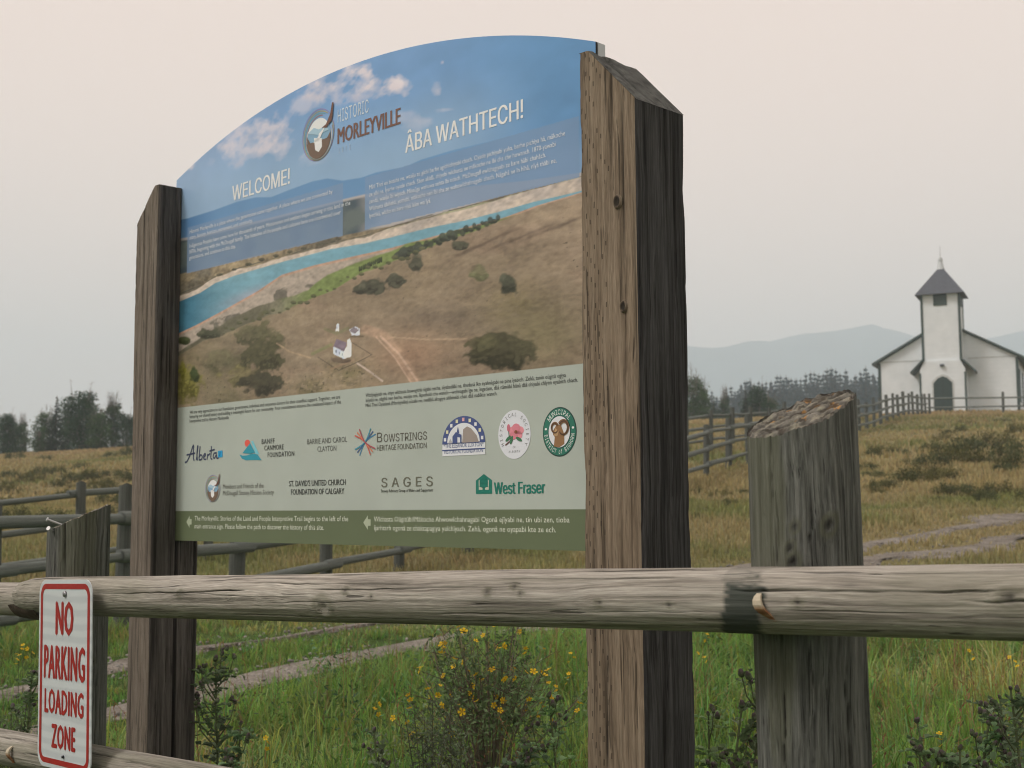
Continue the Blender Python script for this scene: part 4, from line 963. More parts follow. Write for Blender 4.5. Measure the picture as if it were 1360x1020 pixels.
# dark creosoted wedge cut on the lower front of that end
mbw = MB(); n = 14; Lw = 0.155; m_ = 18
for j in range(m_):
    t = j/(m_-1)
    for i in range(n):
        q = math.radians(-12-115*i/(n-1))            # around the lower front quarter
        r = 0.0535*(1+0.03*float(vnoise(t*8, i*.7, 3)))*(0.90+0.12*t)
        up = 0.012*(t)*(1 if i == 0 else 0)
        mbw.v.append((-Lw*(1-t)*(1-0.25*i/(n-1)), -r*math.cos(q), r*math.sin(q)+up)); mbw.c.append((0.2*float(hash3(np.array(i), np.array(j), np.array(3))), 0, 0))
for j in range(m_-1):
    for i in range(n-1): mbw.f.append((j*n+i, j*n+i+1, (j+1)*n+i+1, (j+1)*n+i)); mbw.m.append(0)
M_creo = plain('dark creosote wood', (0.045, 0.026, 0.018), 0.7, 0, 0.5, 40, 0.6)
wed = mbw.build('creosoted_cut', M_creo, rail_l, True, ((lp1-lp0).length-0.0, 0, -0.004))
# lower rail
lo0, lo1 = on_fence(-160, 962), on_fence(300, 1048); d_ = (lo1-lo0).normalized()
rail_b = log_obj('rail', M_rail, fence, lo0-d_*1.9, lo1+d_*3.3, 0.046, 0.047, 110, 380, 8.0, rough=.03, algae=.45, cracks=[(QF-.2, 1.9, 3.2, .0012, .005), (QF-.8, 2.5, 4.0, .0012, .005)])
def flap(parent, x, q0, scale, tilt):
    """pale and rust coloured sliver lifted off the log where it was notched"""
    mb = MB(); n = 9
    for i in range(n):
        t = i/(n-1); q = QF+(-0.35+1.05*t)*scale+q0; r = 0.0495+0.012*math.sin(math.pi*min(1, t*1.2))*(1-.5*t)
        w = (0.0075*math.sin(math.pi*(0.12+0.8*t))+0.002)*scale; xo = x+0.020*t*t*tilt
        for sx in (-1, 1):
            for rr in (0, 0.004):
                mb.v.append((xo+sx*w, (r-rr)*math.cos(q), (r-rr)*math.sin(q)))
                mb.c.append((0.46, 0.40, 0.30) if t < .42 else (0.20, 0.085, 0.04) if (i % 2) else (0.30, 0.17, 0.09))
    for i in range(n-1):
        a, b = 4*i, 4*i+4
        for u, v in ((0, 2), (2, 3), (3, 1), (1, 0)): mb.f.append((a+u, a+v, b+v, b+u)); mb.m.append(0)
    mb.f += [(0, 1, 3, 2), (4*n-4, 4*n-2, 4*n-1, 4*n-3)]; mb.m += [0, 0]
    return mb.build('wood_sliver', M_stem, parent)
flap(rail, along(1010), 0.02, .8, 1.0)
flap(rail_b, (on_fence(28, 998)-(lo0-d_*1.9)).dot(d_)+.04, -0.15, 0.85, 0.4)
# stout posts behind the rails
def fence_post(px, Y, r, ztop, kx, ky, seed, lean, cracks, knots, pos=None):
    p = pos if pos is not None else at(px, 800, Y); base = Vector((p.x, p.y, -0.15))
    seg, rings = 150, 300
    H = ztop+0.15
    V, Fq, C, G = log_mesh(H, r*1.03, r, seg, rings, seed, axis='Z', rough=.03, cracks=cracks, knots=knots, algae=.5, top=(H, kx, ky))
    V[:, 0] += lean*(V[:, 2]-0.8)
    ob = link_mesh('post', make_mesh('post', V, Fq, M_fpost, None, C, True), fence, base-fence.location)
    # ragged cut top with lichen
    mb = MB(); rows = 44; ring = V[-seg:]; cen = ring.mean(0); prev = None
    for k in range(rows):
        f = 1-k/(rows-1)*0.985
        P = cen+(ring-cen)*f
        gx_, gy_ = P[:, 0]*60+seed, P[:, 1]*60
        amp = 0.004*min(1, k/3)
        gr = fbm(P[:, 0]*55+seed, P[:, 1]*190, seed, 4)
        P[:, 2] += amp*gr - 0.004*(k > 0)*(k < 4)
        l1 = fbm(P[:, 0]*60+seed*2, P[:, 1]*90, 1.0, 4); l2 = fbm(P[:, 0]*55+seed, P[:, 1]*80, 7.0, 4)
        c = np.tile(np.array([0.125, 0.117, 0.098]), (seg, 1))*(0.55+0.9*(gr[:, None]*.6+.4))
        for msk, cc in ((sstep(.3, .6, l1), (.21, .20, .15)), (sstep(.8, 1.0, l2+.35*np.sin(P[:, 0]*30+1))*(f < .9), (.30, .15, .035)), (sstep(.5, .8, -l2), (.24, .22, .17)), (sstep(.2, .5, -l1), (.045, .036, .026))):
            c = c+(np.array(cc)-c)*(msk[:, None]*.8)
        c *= (0.3, 0.5, .75)[k] if k < 3 else 1
        o = len(mb.v); mb.v += [tuple(q) for q in P]; mb.c += [tuple(np.clip(q, 0.01, 1)) for q in c]
        if prev is not None:
            for i in range(seg): i2 = (i+1) % seg; mb.f.append((prev+i, prev+i2, o+i2, o+i)); mb.m.append(0)
        prev = o
    mb.build('lichen_top', M_lichen, ob, False)
    return ob
QV = -math.pi/2          # towards the viewer on an upright log
zr_ = at(1066, 549, 2.0).z
post_a = fence_post(1078, 2.02, 0.0835, zr_, 0.40, 0.23, 11.0, -0.012,
    [(QV+1.0, .2, 3, .0035, .016), (QV-.12, .7, 3, .0010, .005), (QV-.85, .2, 3, .0012, .005), (QV+.42, .2, 1.2, .0014, .007), (QV+.58, .1, 1.0, .0010, .006), (QV-.45, .1, 1.1, .0008, .003), (QV+.1, .1, .8, .0009, .004)],
    [(QV+.2, at(1085, 685, 2).z+.15, .010, .7), (QV-.46, at(1036, 720, 2).z+.15, .009, 1.0), (QV-.5, at(1032, 700, 2).z+.15, .007, .9), (QV-.4, at(1041, 675, 2).z+.15, .006, .8), (QV+.3, .32, .014, .5)])
post_a['label'] = 'right post with slanted lichen covered top'
zl_ = at(101, 688, 3.52).z
post_b = fence_post(102, 3.52, 0.080, zl_, 0.44, 0.12, 23.0, 0.0, [(QV-.02, .3, 3, .0035, .012), (QV+.6, .2, 3, .002, .006), (QV-.6, .2, 3, .002, .006), (QV+1.0, .2, 3, .002, .006)], [(QV+.9, at(133, 885, 3.5).z+.15, .006, .8)])
for pe_, se_ in ((rp1-rdir*.25+fn*.135, 37.0), (lp0+rdir*.2+fn*.11, 43.0)):      # the next posts along the line, beyond the picture
    fence_post(0, 0, .082, 1.42, .3, .2, se_, 0.0, [(QV, .3, 3, .002, .008), (QV+.8, .2, 3, .002, .006)], [], pe_)
post_b['label'] = 'left post with slanted top and two bent nails'
for (a, b, hd) in (((63.5, 690), (85, 698), 0.0055), ((65, 702), (72, 706), .006)):
    mb = MB(); pa, pb = at(*a, 3.44), at(*b, 3.46); d = (pb-pa).normalized()
    mb.tube([pa, pb], 0.0028, 8); mb.tube([pa-d*.003, pa], [hd, hd], 10)
    V = [Vector(v)-(fence.location+post_b.location) for v in mb.v]
    link_mesh('nail', make_mesh('nail', V, mb.f, plain('bright nail', (0.55, 0.55, 0.55), .4, .6)), post_b)

# ------------------------------------------------------------------ small traffic plate on the rail
PLW, PLH = 0.305, 0.457
def on_front(px, py, off):
    d = ray(px, py); t = ((ra0.x-fn.x*off)*fn.x+(ra0.y-fn.y*off)*fn.y)/(d.x*fn.x+d.y*fn.y); return Vector((0, 0, CH))+d*t
pc = on_front(87.0, 896, 0.068)
plate_root = tag(empty('no_parking_sign', (pc.x, pc.y, pc.z-PLH/2)), 'small white metal plate with red NO PARKING LOADING ZONE lettering on the log rail', 'sign')
plate_root.rotation_euler = (0, math.radians(-2.2), math.atan2(fd.y, fd.x)-math.radians(4.2))
M_plate, n_, b_ = new_mat('white reflective sheeting')
tc_ = N(n_, 'ShaderNodeTexCoord').outputs['Object']
wv_ = N(n_, 'ShaderNodeTexWave', bands_direction='Z'); wv_.inputs['Scale'].default_value = 10; wv_.inputs['Distortion'].default_value = 3; wv_.inputs['Detail'].default_value = 2; n_.links.new(mapping(n_, tc_, (.4, 1, 1)), wv_.inputs[0])
n_.links.new(ramp(n_, wv_.outputs[1], [(0.2, (0.52, 0.56, 0.58)), (0.8, (0.60, 0.64, 0.655))]), b_.inputs['Base Color']); b_.inputs['Roughness'].default_value = .4
M_red = plain('red screen ink', (0.34, 0.014, 0.012), .45, 0, .12, 60)
def rrect(w, h, r, n=8):
    P = []
    for cx, cz, a in ((w/2-r, h/2-r, 0), (-w/2+r, h/2-r, 90), (-w/2+r, -h/2+r, 180), (w/2-r, -h/2+r, 270)):
        for i in range(n+1): q = math.radians(a+90*i/n); P.append((cx+r*math.cos(q), cz+r*math.sin(q)))
    return P
mb = MB(); P = rrect(PLW, PLH, .036); n = len(P); hz = PLH/2
mb.add([(x, 0, z+hz) for x, z in P]+[(x, .0028, z+hz) for x, z in P], [tuple(range(n))[::-1], tuple(range(n, 2*n))]+[(i, (i+1) % n, n+(i+1) % n, n+i) for i in range(n)])
plate = mb.build('plate', M_plate, plate_root)
mb = MB(); A = rrect(PLW-.020, PLH-.020, .030); B = rrect(PLW-.046, PLH-.046, .018)
mb.add([(x, -.0006, z+hz) for x, z in A]+[(x, -.0006, z+hz) for x, z in B], [(i, (i+1) % n, n+(i+1) % n, n+i) for i in range(n)]); mb.build('red_border', M_red, plate)
def plate_text(t, zc, cap, w, bold):
    V, Fc = text2d(t, 0.0, 1.10, 1); k = cap/CAP1; wx = V[:, 0].max()-V[:, 0].min(); x0 = V[:, 0].min(); m_ = MB()
    for j, (dx, dz) in enumerate(((-bold, 0), (bold, 0), (0, bold*.6), (0, -bold*.6))):
        m_.add([((v[0]-x0)/wx*(w-2*bold)-w/2+bold+dx, -.0006-.00012*j, zc-cap/2+v[1]*k+dz) for v in V], Fc)
    m_.build('red_lettering', M_red, plate)
plate_text('NO', PLH-.094, .077, .105, .0040); plate_text('PARKING', PLH-.2015, .078, .238, .0030); plate_text('LOADING', PLH-.2965, .056, .226, .0026); plate_text('ZONE', PLH-.379, .054, .139, .0028)
for z, r in ((PLH-.035, .0085), (.033, .004)):
    mb = MB(); mb.tube([(0.004, -.005, z), (0.004, -.0008, z)], [r*.75, r], 14); mb.build('bolt' , M_steel if r > .005 else M_black, plate, True)

# ------------------------------------------------------------------ pole fences in the field
def pole_log(p0, p1, r, seed, mat, axis_mat='X', seg=12, rings=9):
    L = (Vector(p1)-Vector(p0)).length
    V, Fq, C, G = log_mesh(L, r*1.06, r*.94, seg, rings, seed, rough=.05, bend=.012)
    o0 = len(V); V = np.concatenate([V, [G[0].mean(0), G[-1].mean(0)]]); C = np.concatenate([C, [[.2, 0, 0]]*2])
    Fl = [tuple(f) for f in Fq]+[((i+1) % seg, i, o0) for i in range(seg)]+[((rings-1)*seg+i, (rings-1)*seg+(i+1) % seg, o0+1) for i in range(seg)]
    me = make_mesh('rail', V, Fl, mat, None, C, True); return me
def pole_fence(name, label, pts, heights, posth, pr, rr, side, group=None, rail_jit=.02):
    """pts = post feet (x, y); one rail between neighbouring posts at each height"""
    root = tag(empty(name, (pts[0][0], pts[0][1], gz(*pts[0]))), label, 'fence', group)
    o = root.location
    Vp, Fq, C, G = log_mesh(1.0, 1.0, .95, 14, 8, 3.3, axis='Z', rough=.05)
    o0 = len(Vp); Vp = np.concatenate([Vp, [[0, 0, 1.02]]]); C = np.concatenate([C, [[.1, 0, 0]]])
    pm = make_mesh('post', Vp, [tuple(f) for f in Fq]+[(7*14+i, 7*14+(i+1) % 14, o0) for i in range(14)], M_bgwood_z, None, C, True)
    rm = [pole_log((0, 0, 0), (1, 0, 0), 1.0, 3.1*k+1, M_bgwood_x) for k in range(3)]
    # the rail prototypes are unit logs scaled to each span
    for k, me in enumerate(rm):
        co = np.empty(len(me.vertices)*3, np.float32); me.vertices.foreach_get('co', co); co = co.reshape(-1, 3)
        me.update()
    for i, (x, y) in enumerate(pts):
        h = posth*(1+.06*math.sin(i*2.7)); r = pr*(1+.12*math.sin(i*1.9))
        ob = link_mesh('post', pm, root, Vector((x, y, gz(x, y)-.15))-o, (.02*math.sin(i*3.1), .025*math.sin(i*1.3), i*1.1)); ob.scale = (r, r, h+.15)
    for i in range(len(pts)-1):
        a, b = Vector(pts[i]), Vector(pts[i+1]); d = (b-a).normalized(); nrm = Vector((-d.y, d.x))*side*(pr*.8+rr*.6)
        for k, h in enumerate(heights):
            j0, j1 = rail_jit*math.sin(i*1.7+k*2.3), rail_jit*math.sin(i*1.7+k*2.3+2)
            p0 = Vector((a.x+nrm.x-d.x*.15, a.y+nrm.y-d.y*.15, gz(a.x, a.y)+h+j0)); p1 = Vector((b.x+nrm.x+d.x*.15, b.y+nrm.y+d.y*.15, gz(b.x, b.y)+h+j1))
            q = (p1-p0); ob = link_mesh('rail', rm[(i+k) % 3], root); ob.location = p0-o; ob.rotation_mode = 'QUATERNION'; ob.rotation_quaternion = q.to_track_quat('X', 'Z')
            r = rr*(1+.15*math.sin(i*2.1+k)); ob.scale = (q.length, r, r)
    return root
def fence_line(x0, Z0, x1, Z1, Zs):
    A, B = at(x0, 675, Z0), at(x1, 675, Z1)
    return [(A.x+(B.x-A.x)*(z-Z0)/(Z1-Z0), z) for z in Zs]
Zs = [7.6, 9.2, 10.75, 12.2, 13.85, 15.5, 17.15]+list(np.arange(19.1, 80, 2.06))
lineA = fence_line(0, 10.8, 915, 30, Zs)
pole_fence('pole_fence', 'long grey pole fence climbing from the left foreground behind the sign to the church', lineA, (.30, .69, 1.06), 1.28, .078, .052, -1)
lineB = fence_line(0, 15.4, 920, 40, list(np.arange(12.0, 66, 2.3)))
pole_fence('pole_fence', 'second grey pole fence behind and parallel to the long one climbing the field', lineB, (.34, .74, 1.10), 1.32, .07, .042, 1)
c0 = lineA[-1]; dirC = Vector((math.cos(math.radians(-20)), math.sin(math.radians(-20))))
pole_fence('pole_fence', 'thin two rail fence crossing the grass in front of the church door', [(c0[0]+.25+dirC.x*4.2*i, c0[1]+dirC.y*4.2*i) for i in range(7)], (.45, 1.0), 1.3, .075, .045, -1)

# ------------------------------------------------------------------ the white church on the crest
M_siding, n_, b_ = new_mat('white clapboard')
tc_ = N(n_, 'ShaderNodeTexCoord').outputs['Object']
wv_ = N(n_, 'ShaderNodeTexWave', bands_direction='Z', wave_profile='SAW'); wv_.inputs['Scale'].default_value = 1.1; n_.links.new(tc_, wv_.inputs[0])
c_ = ramp(n_, noise(n_, tc_, 1.5, 4), [(0.3, (0.70, 0.745, 0.765)), (0.7, (0.78, 0.82, 0.84))])
n_.links.new(c_, b_.inputs['Base Color']); b_.inputs['Roughness'].default_value = .6; bump(n_, b_, wv_.outputs[1], .5, .03)
M_trim = plain('dark green trim', (0.035, 0.06, 0.055), .55)
M_door = plain('dark green door', (0.022, 0.042, 0.038), .5)
M_shing = plain('grey shingles', (0.088, 0.096, 0.115), .9, 0, .3, 12, .6)
M_roofg = plain('green metal roof', (0.05, 0.08, 0.075), .6)
M_glass = plain('dark window glass', (0.03, 0.035, 0.04), .15)
CY = 84.0; cp_ = at(1254, 550, CY)
CROT = math.radians(-24.5)
church = tag(empty('church', (cp_.x, cp_.y, 0), CROT), 'white wooden church with square steeple and green trim on the hilltop', 'church')
cz0 = cp_.z-.02
church.location.z = cz0
def part(name, mat, boxes, parent=church):
    mb = MB()
    for b in boxes: mb.box(*b)
    return mb.build(name, mat, parent)
HWL, HWR, EV, LEN = 4.25, 4.45, 3.75, 15.0     # half widths, eaves, length; the tower front is at y = 0
SL = 0.545
ridge_z = EV+HWR*SL
yN = 1.7
# nave: gabled body
mb = MB()
V = [(-HWL, yN, -.8), (HWR, yN, -.8), (HWR, yN, EV), (0, yN, ridge_z), (-HWL, yN, EV), (-HWL, yN+LEN, -.8), (HWR, yN+LEN, -.8), (HWR, yN+LEN, EV), (0, yN+LEN, ridge_z), (-HWL, yN+LEN, EV)]
mb.add(V, [(0, 1, 2, 3, 4), (9, 8, 7, 6, 5), (1, 6, 7, 2), (5, 0, 4, 9)]); mb.build('nave_wall', M_siding, church)
for sg_, hw in ((-1, HWL), (1, HWR)):
    mb = MB(); ov = .45; x1 = sg_*(hw+ov); z1 = EV-ov*SL+.06; zr2 = ridge_z+.06
    V = [(0, yN-.3, zr2), (x1, yN-.3, z1), (x1, yN+LEN+.3, z1), (0, yN+LEN+.3, zr2)]; V += [(x, y, z+.14) for x, y, z in V]
    mb.add(V, [(0, 3, 2, 1), (4, 5, 6, 7), (0, 1, 5, 4), (1, 2, 6, 5), (2, 3, 7, 6), (3, 0, 4, 7)])
    rf = mb.build('roof', M_roofg, church)
    part('corner_board', M_trim, [(sg_*hw-.09, sg_*hw+.09, yN-.03, yN+.1, -.6, EV-.05)])
M_belt = plain('pale grey board', (.5, .52, .51), .6)
for xa_, xb_ in ((-HWL+.1, -1.45), (1.45, HWR-.1)): part('belt_board', M_belt, [(xa_, xb_, yN-.02, yN+.02, EV-.02, EV+.05)])
for k in range(4):
    y0 = yN+2.2+k*3.2; w_o = part('window', M_trim, [(HWR-.02, HWR+.05, y0-.55, y0+.55, .9, 3.1)]); part('pane', M_glass, [(HWR+.052, HWR+.06, y0-.42, y0+.42, 1.0, 3.0)], w_o)
# tower
TW, TT_ = 1.17, 8.0
tower = part('tower', M_siding, [(-TW, TW, 0, 2.35, -.6, TT_)])
for sx in (-1, 1):
    part('corner_board', M_trim, [(sx*TW-.075, sx*TW+.075, -.04, .09, -.6, TT_-.02)], tower)
part('corner_board', M_trim, [(TW-.06, TW+.05, 2.2, 2.4, 3.7, TT_-.02)], tower)
lv = part('belfry_opening', M_trim, [(-.42, .42, -.05, .05, TT_-.85, TT_-.05)], tower)
part('belfry_opening', M_trim, [(TW-.05, TW+.05, .75, 1.6, TT_-.85, TT_-.05)], tower)
mb = MB(); e = 1.55; c_y = 1.175
V = [(-e, c_y-e, TT_-.12), (e, c_y-e, TT_-.12), (e, c_y+e, TT_-.12), (-e, c_y+e, TT_-.12), (-.16, c_y-.16, TT_+1.78), (.16, c_y-.16, TT_+1.78), (.16, c_y+.16, TT_+1.78), (-.16, c_y+.16, TT_+1.78)]
mb.add(V, [(3, 2, 1, 0), (0, 1, 5, 4), (1, 2, 6, 5), (2, 3, 7, 6), (3, 0, 4, 7), (4, 5, 6, 7)]); cap_ = mb.build('tower_roof', M_shing, church)
mb = MB(); z = TT_+1.7
mb.tube([(0, c_y, z), (0, c_y, z+.15), (0, c_y, z+.55), (0, c_y, z+.62), (0, c_y, z+.78), (0, c_y, z+.86)], [.27, .22, .13, .15, .13, .05], 10); mb.tube([(0, c_y, z+.8), (0, c_y, z+1.6)], [.035, .012], 6)
mb.build('finial', M_alu, cap_)
# entrance vestibule with its small side eaves
VW = 1.40
mb = MB(); y0, y1 = -.12, 1.72
V = [(-VW, y0, -.6), (VW, y0, -.6), (VW, y0, 2.95), (TW-.05, y0, 3.5), (-TW+.05, y0, 3.5), (-VW, y0, 2.95)]; V += [(x, y1, z) for x, y, z in V]
mb.add(V, [(0, 1, 2, 3, 4, 5), (11, 10, 9, 8, 7, 6)]+[(i, i+6, (i+1) % 6+6, (i+1) % 6) for i in range(6)]); ves = mb.build('vestibule', M_siding, church)
for sx in (-1, 1):
    mb = MB(); V = [(sx*(TW-.02), y0-.15, 3.58), (sx*2.0, y0-.15, 2.72), (sx*2.0, y1+.05, 2.72), (sx*(TW-.02), y1+.05, 3.58)]; V += [(x, y, z+.13) for x, y, z in V]
    mb.add(V, [(0, 3, 2, 1), (4, 5, 6, 7), (0, 1, 5, 4), (1, 2, 6, 5), (2, 3, 7, 6), (3, 0, 4, 7)]); mb.build('side_eave', M_roofg, ves)
    part('corner_board', M_trim, [(sx*VW-.06, sx*VW+.06, y0-.03, y0+.07, -.6, 2.72)], ves)
def pointed(w, h, hs, y, yb, mat, name, parent):
    P = [(-w, 0), (w, 0), (w, hs), (w*.5, hs+(h-hs)*.72), (0, h), (-w*.5, hs+(h-hs)*.72), (-w, hs)]; n = len(P); mb = MB()
    mb.add([(x, y, z) for x, z in P]+[(x, yb, z) for x, z in P], [tuple(range(n))]+[(i, n+i, n+(i+1) % n, (i+1) % n) for i in range(n)]); return mb.build(name, mat, parent)
pointed(.68, 2.62, 2.15, y0-.03, y0+.02, plain('pale door casing', (.55, .57, .56), .6), 'door_casing', ves)
dr = pointed(.58, 2.48, 2.05, y0-.06, y0, M_door, 'door', church)
part('door_seam', M_black, [(-.012, .012, y0-.066, y0-.058, .05, 2.3)], dr)
part('entrance_lamp', M_shing, [(-.13, .13, y0-.2, y0-.01, 3.12, 3.26)], church)

# ------------------------------------------------------------------ trees
def leaf_cloud(P, size, nrm_up, c, seed, stretch=1.0):
    """many small leaf faces at points P"""
    r = np.random.default_rng(seed); n = len(P)
    a = r.normal(size=(n, 3)); a /= np.linalg.norm(a, axis=1)[:, None]
    b = r.normal(size=(n, 3)); b[:, 2] += nrm_up; b -= a*(a*b).sum(1)[:, None]; b /= np.linalg.norm(b, axis=1)[:, None]
    s = size*r.uniform(.6, 1.35, (n, 1)); t = s*stretch
    V = np.stack([P-a*t, P+b*s*.5, P+a*t, P-b*s*.5], 1).reshape(-1, 3)
    Fq = np.arange(4*n).reshape(n, 4)
    C = np.repeat(c, 4, 0); return V, Fq, C
def make_conifer(name, h, rad, seed, leafc, n_w=20, bare=.08, gap=0.0, leaf=.09):
    r = np.random.default_rng(seed); root = empty(name)
    mb = MB(); mb.tube([(0, 0, 0), (.02*h*r.normal(), 0, h*.5), (0, 0, h)], [h*.018, h*.011, .01], 6, (.09, .07, .055))
    P, C = [], []
    for i in range(n_w):
        t = bare+(1-bare)*i/n_w; z = h*t; L = rad*(1-t)**.95*r.uniform(.75, 1.12)+.01*h*(1-t)
        nb = r.integers(5, 8)
        for k in range(nb):
            if r.random() < gap: continue
            q = r.uniform(0, 2*np.pi); Lb = L*r.uniform(.6, 1.1); m = max(3, int(46*(Lb/rad)**1.3))
            u = r.uniform(.1, 1, m)**.8
            x, y = np.cos(q)*Lb*u, np.sin(q)*Lb*u; zz = z-.25*Lb*u+.06*Lb*u*u*2+r.normal(0, .03*h*(1-t)+.02, m)
            w = r.normal(0, .10*rad*(.15+.85*(1-t)), (m, 2))*(1-.5*u[:, None])
            P.append(np.stack([x+w[:, 0], y+w[:, 1], zz], 1)); C.append(np.repeat((np.array(leafc)*r.uniform(.65, 1.35))[None], m, 0))
            mb.tube([(0, 0, z), (np.cos(q)*Lb*.8, np.sin(q)*Lb*.8, z-.1*Lb)], [h*.004, .006], 3, (.08, .065, .05), cap=False)
    mb.build('trunk', M_stem, root)
    P = np.concatenate(P); C = np.concatenate(C)
    V, Fq, C = leaf_cloud(P, leaf*h/5, .5, C, seed); link_mesh('crown', make_mesh('crown', V, Fq, M_leaf, None, C), root)
    return root
def make_broadleaf(name, h, rad, seed, leafc, n_cl=90, per=64, lo=.03, twigs=20, leaf=.10):
    """bushy aspen: stems, clumped leaves with gaps, bare twigs above the crown"""
    r = np.random.default_rng(seed); root = empty(name); mb = MB(); P, C = [], []
    stems = r.integers(2, 4)
    for s in range(stems):
        x, y = r.normal(0, rad*.25, 2); mb.tube([(x*.3, y*.3, 0), (x, y, h*.45), (x*1.3, y*1.3, h*.92)], [h*.016, h*.010, .012], 6, (.16, .15, .13))
    for k in range(n_cl):
        t = r.uniform(lo, .95); rr = rad*np.sqrt(np.sin(np.pi*min(1, .15+t*.82)))*r.uniform(.2, 1.0); q = r.uniform(0, 2*np.pi)
        cx, cy, cz = rr*np.cos(q), rr*np.sin(q), h*t; sp = rad*r.uniform(.14, .3)
        m = int(per*r.uniform(.5, 1.4)); pts = r.normal(0, 1, (m, 3)); pts /= np.maximum(1, np.linalg.norm(pts, axis=1)/1.6)[:, None]
        P.append(pts*[sp, sp, sp*.85]+[cx, cy, cz]); C.append(np.repeat((np.array(leafc)*r.uniform(.55, 1.45)*np.array([r.uniform(.9, 1.15), 1, .9]))[None], m, 0))
        mb.tube([(cx*.2, cy*.2, cz-.16*h), (cx, cy, cz)], [h*.005, .006], 4, (.14, .13, .11), cap=False)
    for k in range(twigs):
        q = r.uniform(0, 2*np.pi); x, y = rad*.5*np.cos(q)*r.random(), rad*.5*np.sin(q)*r.random(); z0 = h*.7; z1 = h*r.uniform(1.0, 1.28)
        mb.tube([(x, y, z0), (x*1.1, y*1.1, (z0+z1)/2), (x*1.3+r.normal(0, .1), y*1.3, z1)], [.03, .02, .008], 4, (.17, .155, .14), cap=False)
        for j in range(4):
            zz = z0+(z1-z0)*r.uniform(.3, .95); mb.tube([(x*1.1, y*1.1, zz), (x*1.1+r.normal(0, .3), y*1.1+r.normal(0, .3), zz+r.uniform(.2, .5))], [.012, .005], 3, (.17, .155, .14), cap=False)
    mb.build('trunk', M_stem, root)
    P = np.concatenate(P); C = np.concatenate(C)
    V, Fq, C = leaf_cloud(P, leaf*h/5, .3, C, seed); link_mesh('crown', make_mesh('crown', V, Fq, M_leaf, None, C), root)
    return root
LG = (0.05, 0.098, 0.036); LD = (0.028, 0.066, 0.032)
def place(proto, first, loc, rz, s, label, cat, group):
    o = proto if first else copy_thing(proto, loc, rz, s)
    if first: o.location = loc; o.rotation_euler = (0, 0, rz); o.scale = (s,)*3 if isinstance(s, (int, float)) else s
    tag(o, label, cat, group); return o
bro = [make_broadleaf('aspen_tree', 5.0, 1.5, 31, LG), make_broadleaf('aspen_tree', 5.0, 1.2, 32, (.055, .095, .045), 70, 52, .03, 30), make_broadleaf('aspen_tree', 5.0, 1.75, 33, LD, 100, 64, .02, 6)]
con = [make_conifer('spruce_tree', 5.0, 1.25, 41, LD, 22, .04), make_conifer('spruce_tree', 5.0, 1.0, 42, (.028, .045, .03), 20, .05)]
usedb = set()
def grow(kind, k, px, top, Y, base, label, group, wx=1.0):
    proto = (bro if kind == 'b' else con)[k]; p = at(px, top, Y); z0 = min(gz(p.x, p.y), base if base is not None else 99)
    s = (p.z-z0)/5.0/(1.05 if kind == 'b' else 1.0)
    first = (kind, k) not in usedb; usedb.add((kind, k))
    place(proto, first, (p.x, p.y, z0-.05), px*.37, (s*wx, s*wx, s), label, 'tree', group)
for kind, k, px, top, Y, lab, wx in [
    ('c', 0, -12, 524, 78, 'dark green spruce cut by the left edge of the photo', 1.4), ('b', 2, 10, 548, 84, 'rounded dark bush tree next to the dark spruce at left edge', 1.1), ('b', 1, 30, 556, 96, 'thin pale twiggy tree in the gap of the left hedge', .9),
    ('b', 0, 62, 545, 86, 'broad aspen just right of the gap in the left hedge', 1.2), ('c', 1, 76, 524, 82, 'pointed dark spruce rising from the left hedge', 1.15), ('b', 1, 92, 548, 88, 'twiggy aspen right of the pointed spruce in left hedge', 1.3),
    ('b', 2, 110, 518, 84, 'tallest bushy aspen in the middle of the left hedge', 1.1), ('b', 0, 132, 545, 82, 'low bushy aspen right of the tallest one in left hedge', 1.1), ('b', 1, 150, 530, 86, 'aspen with bare twigs left of the far sign post', 1.2), ('b', 2, 168, 548, 83, 'dense dark aspen touching the far sign post', 1.1), ('b', 0, 190, 540, 85, 'aspen mostly hidden behind the far sign post', 1.2), ('b', 1, 52, 575, 80, 'small shrubby aspen low in front of left hedge', 1.3), ('b', 1, 120, 540, 92, 'twiggy grey aspen standing behind the tallest one in left hedge', 1.6), ('b', 1, 18, 560, 92, 'thin grey aspen behind the rounded bush tree at left', 1.5)]:
    grow(kind, k, px, top, Y, None, lab, 'trees of the left hedge', wx)
for kind, k, px, top, Y, lab, wx in [
    ('b', 0, 918, 496, 92, 'open leafy tree beside the near sign post', .95), ('b', 1, 932, 512, 98, 'thin twiggy tree just right of the open leafy tree', .9), ('c', 0, 948, 524, 97, 'small young spruce above the pole fences', 1.0), ('b', 1, 962, 522, 99, 'grey twiggy sapling between two young spruces', .8),
    ('c', 1, 990, 516, 95, 'dark young spruce left of the lichen topped post', 1.2), ('b', 2, 1003, 512, 96, 'bushy green tree just left of lichen topped post', .9), ('b', 0, 1022, 524, 97, 'low green tree partly behind lichen topped post', 1.0)]:
    grow(kind, k, px, top, Y, 6.2, lab, 'small trees behind the pole fences', wx)
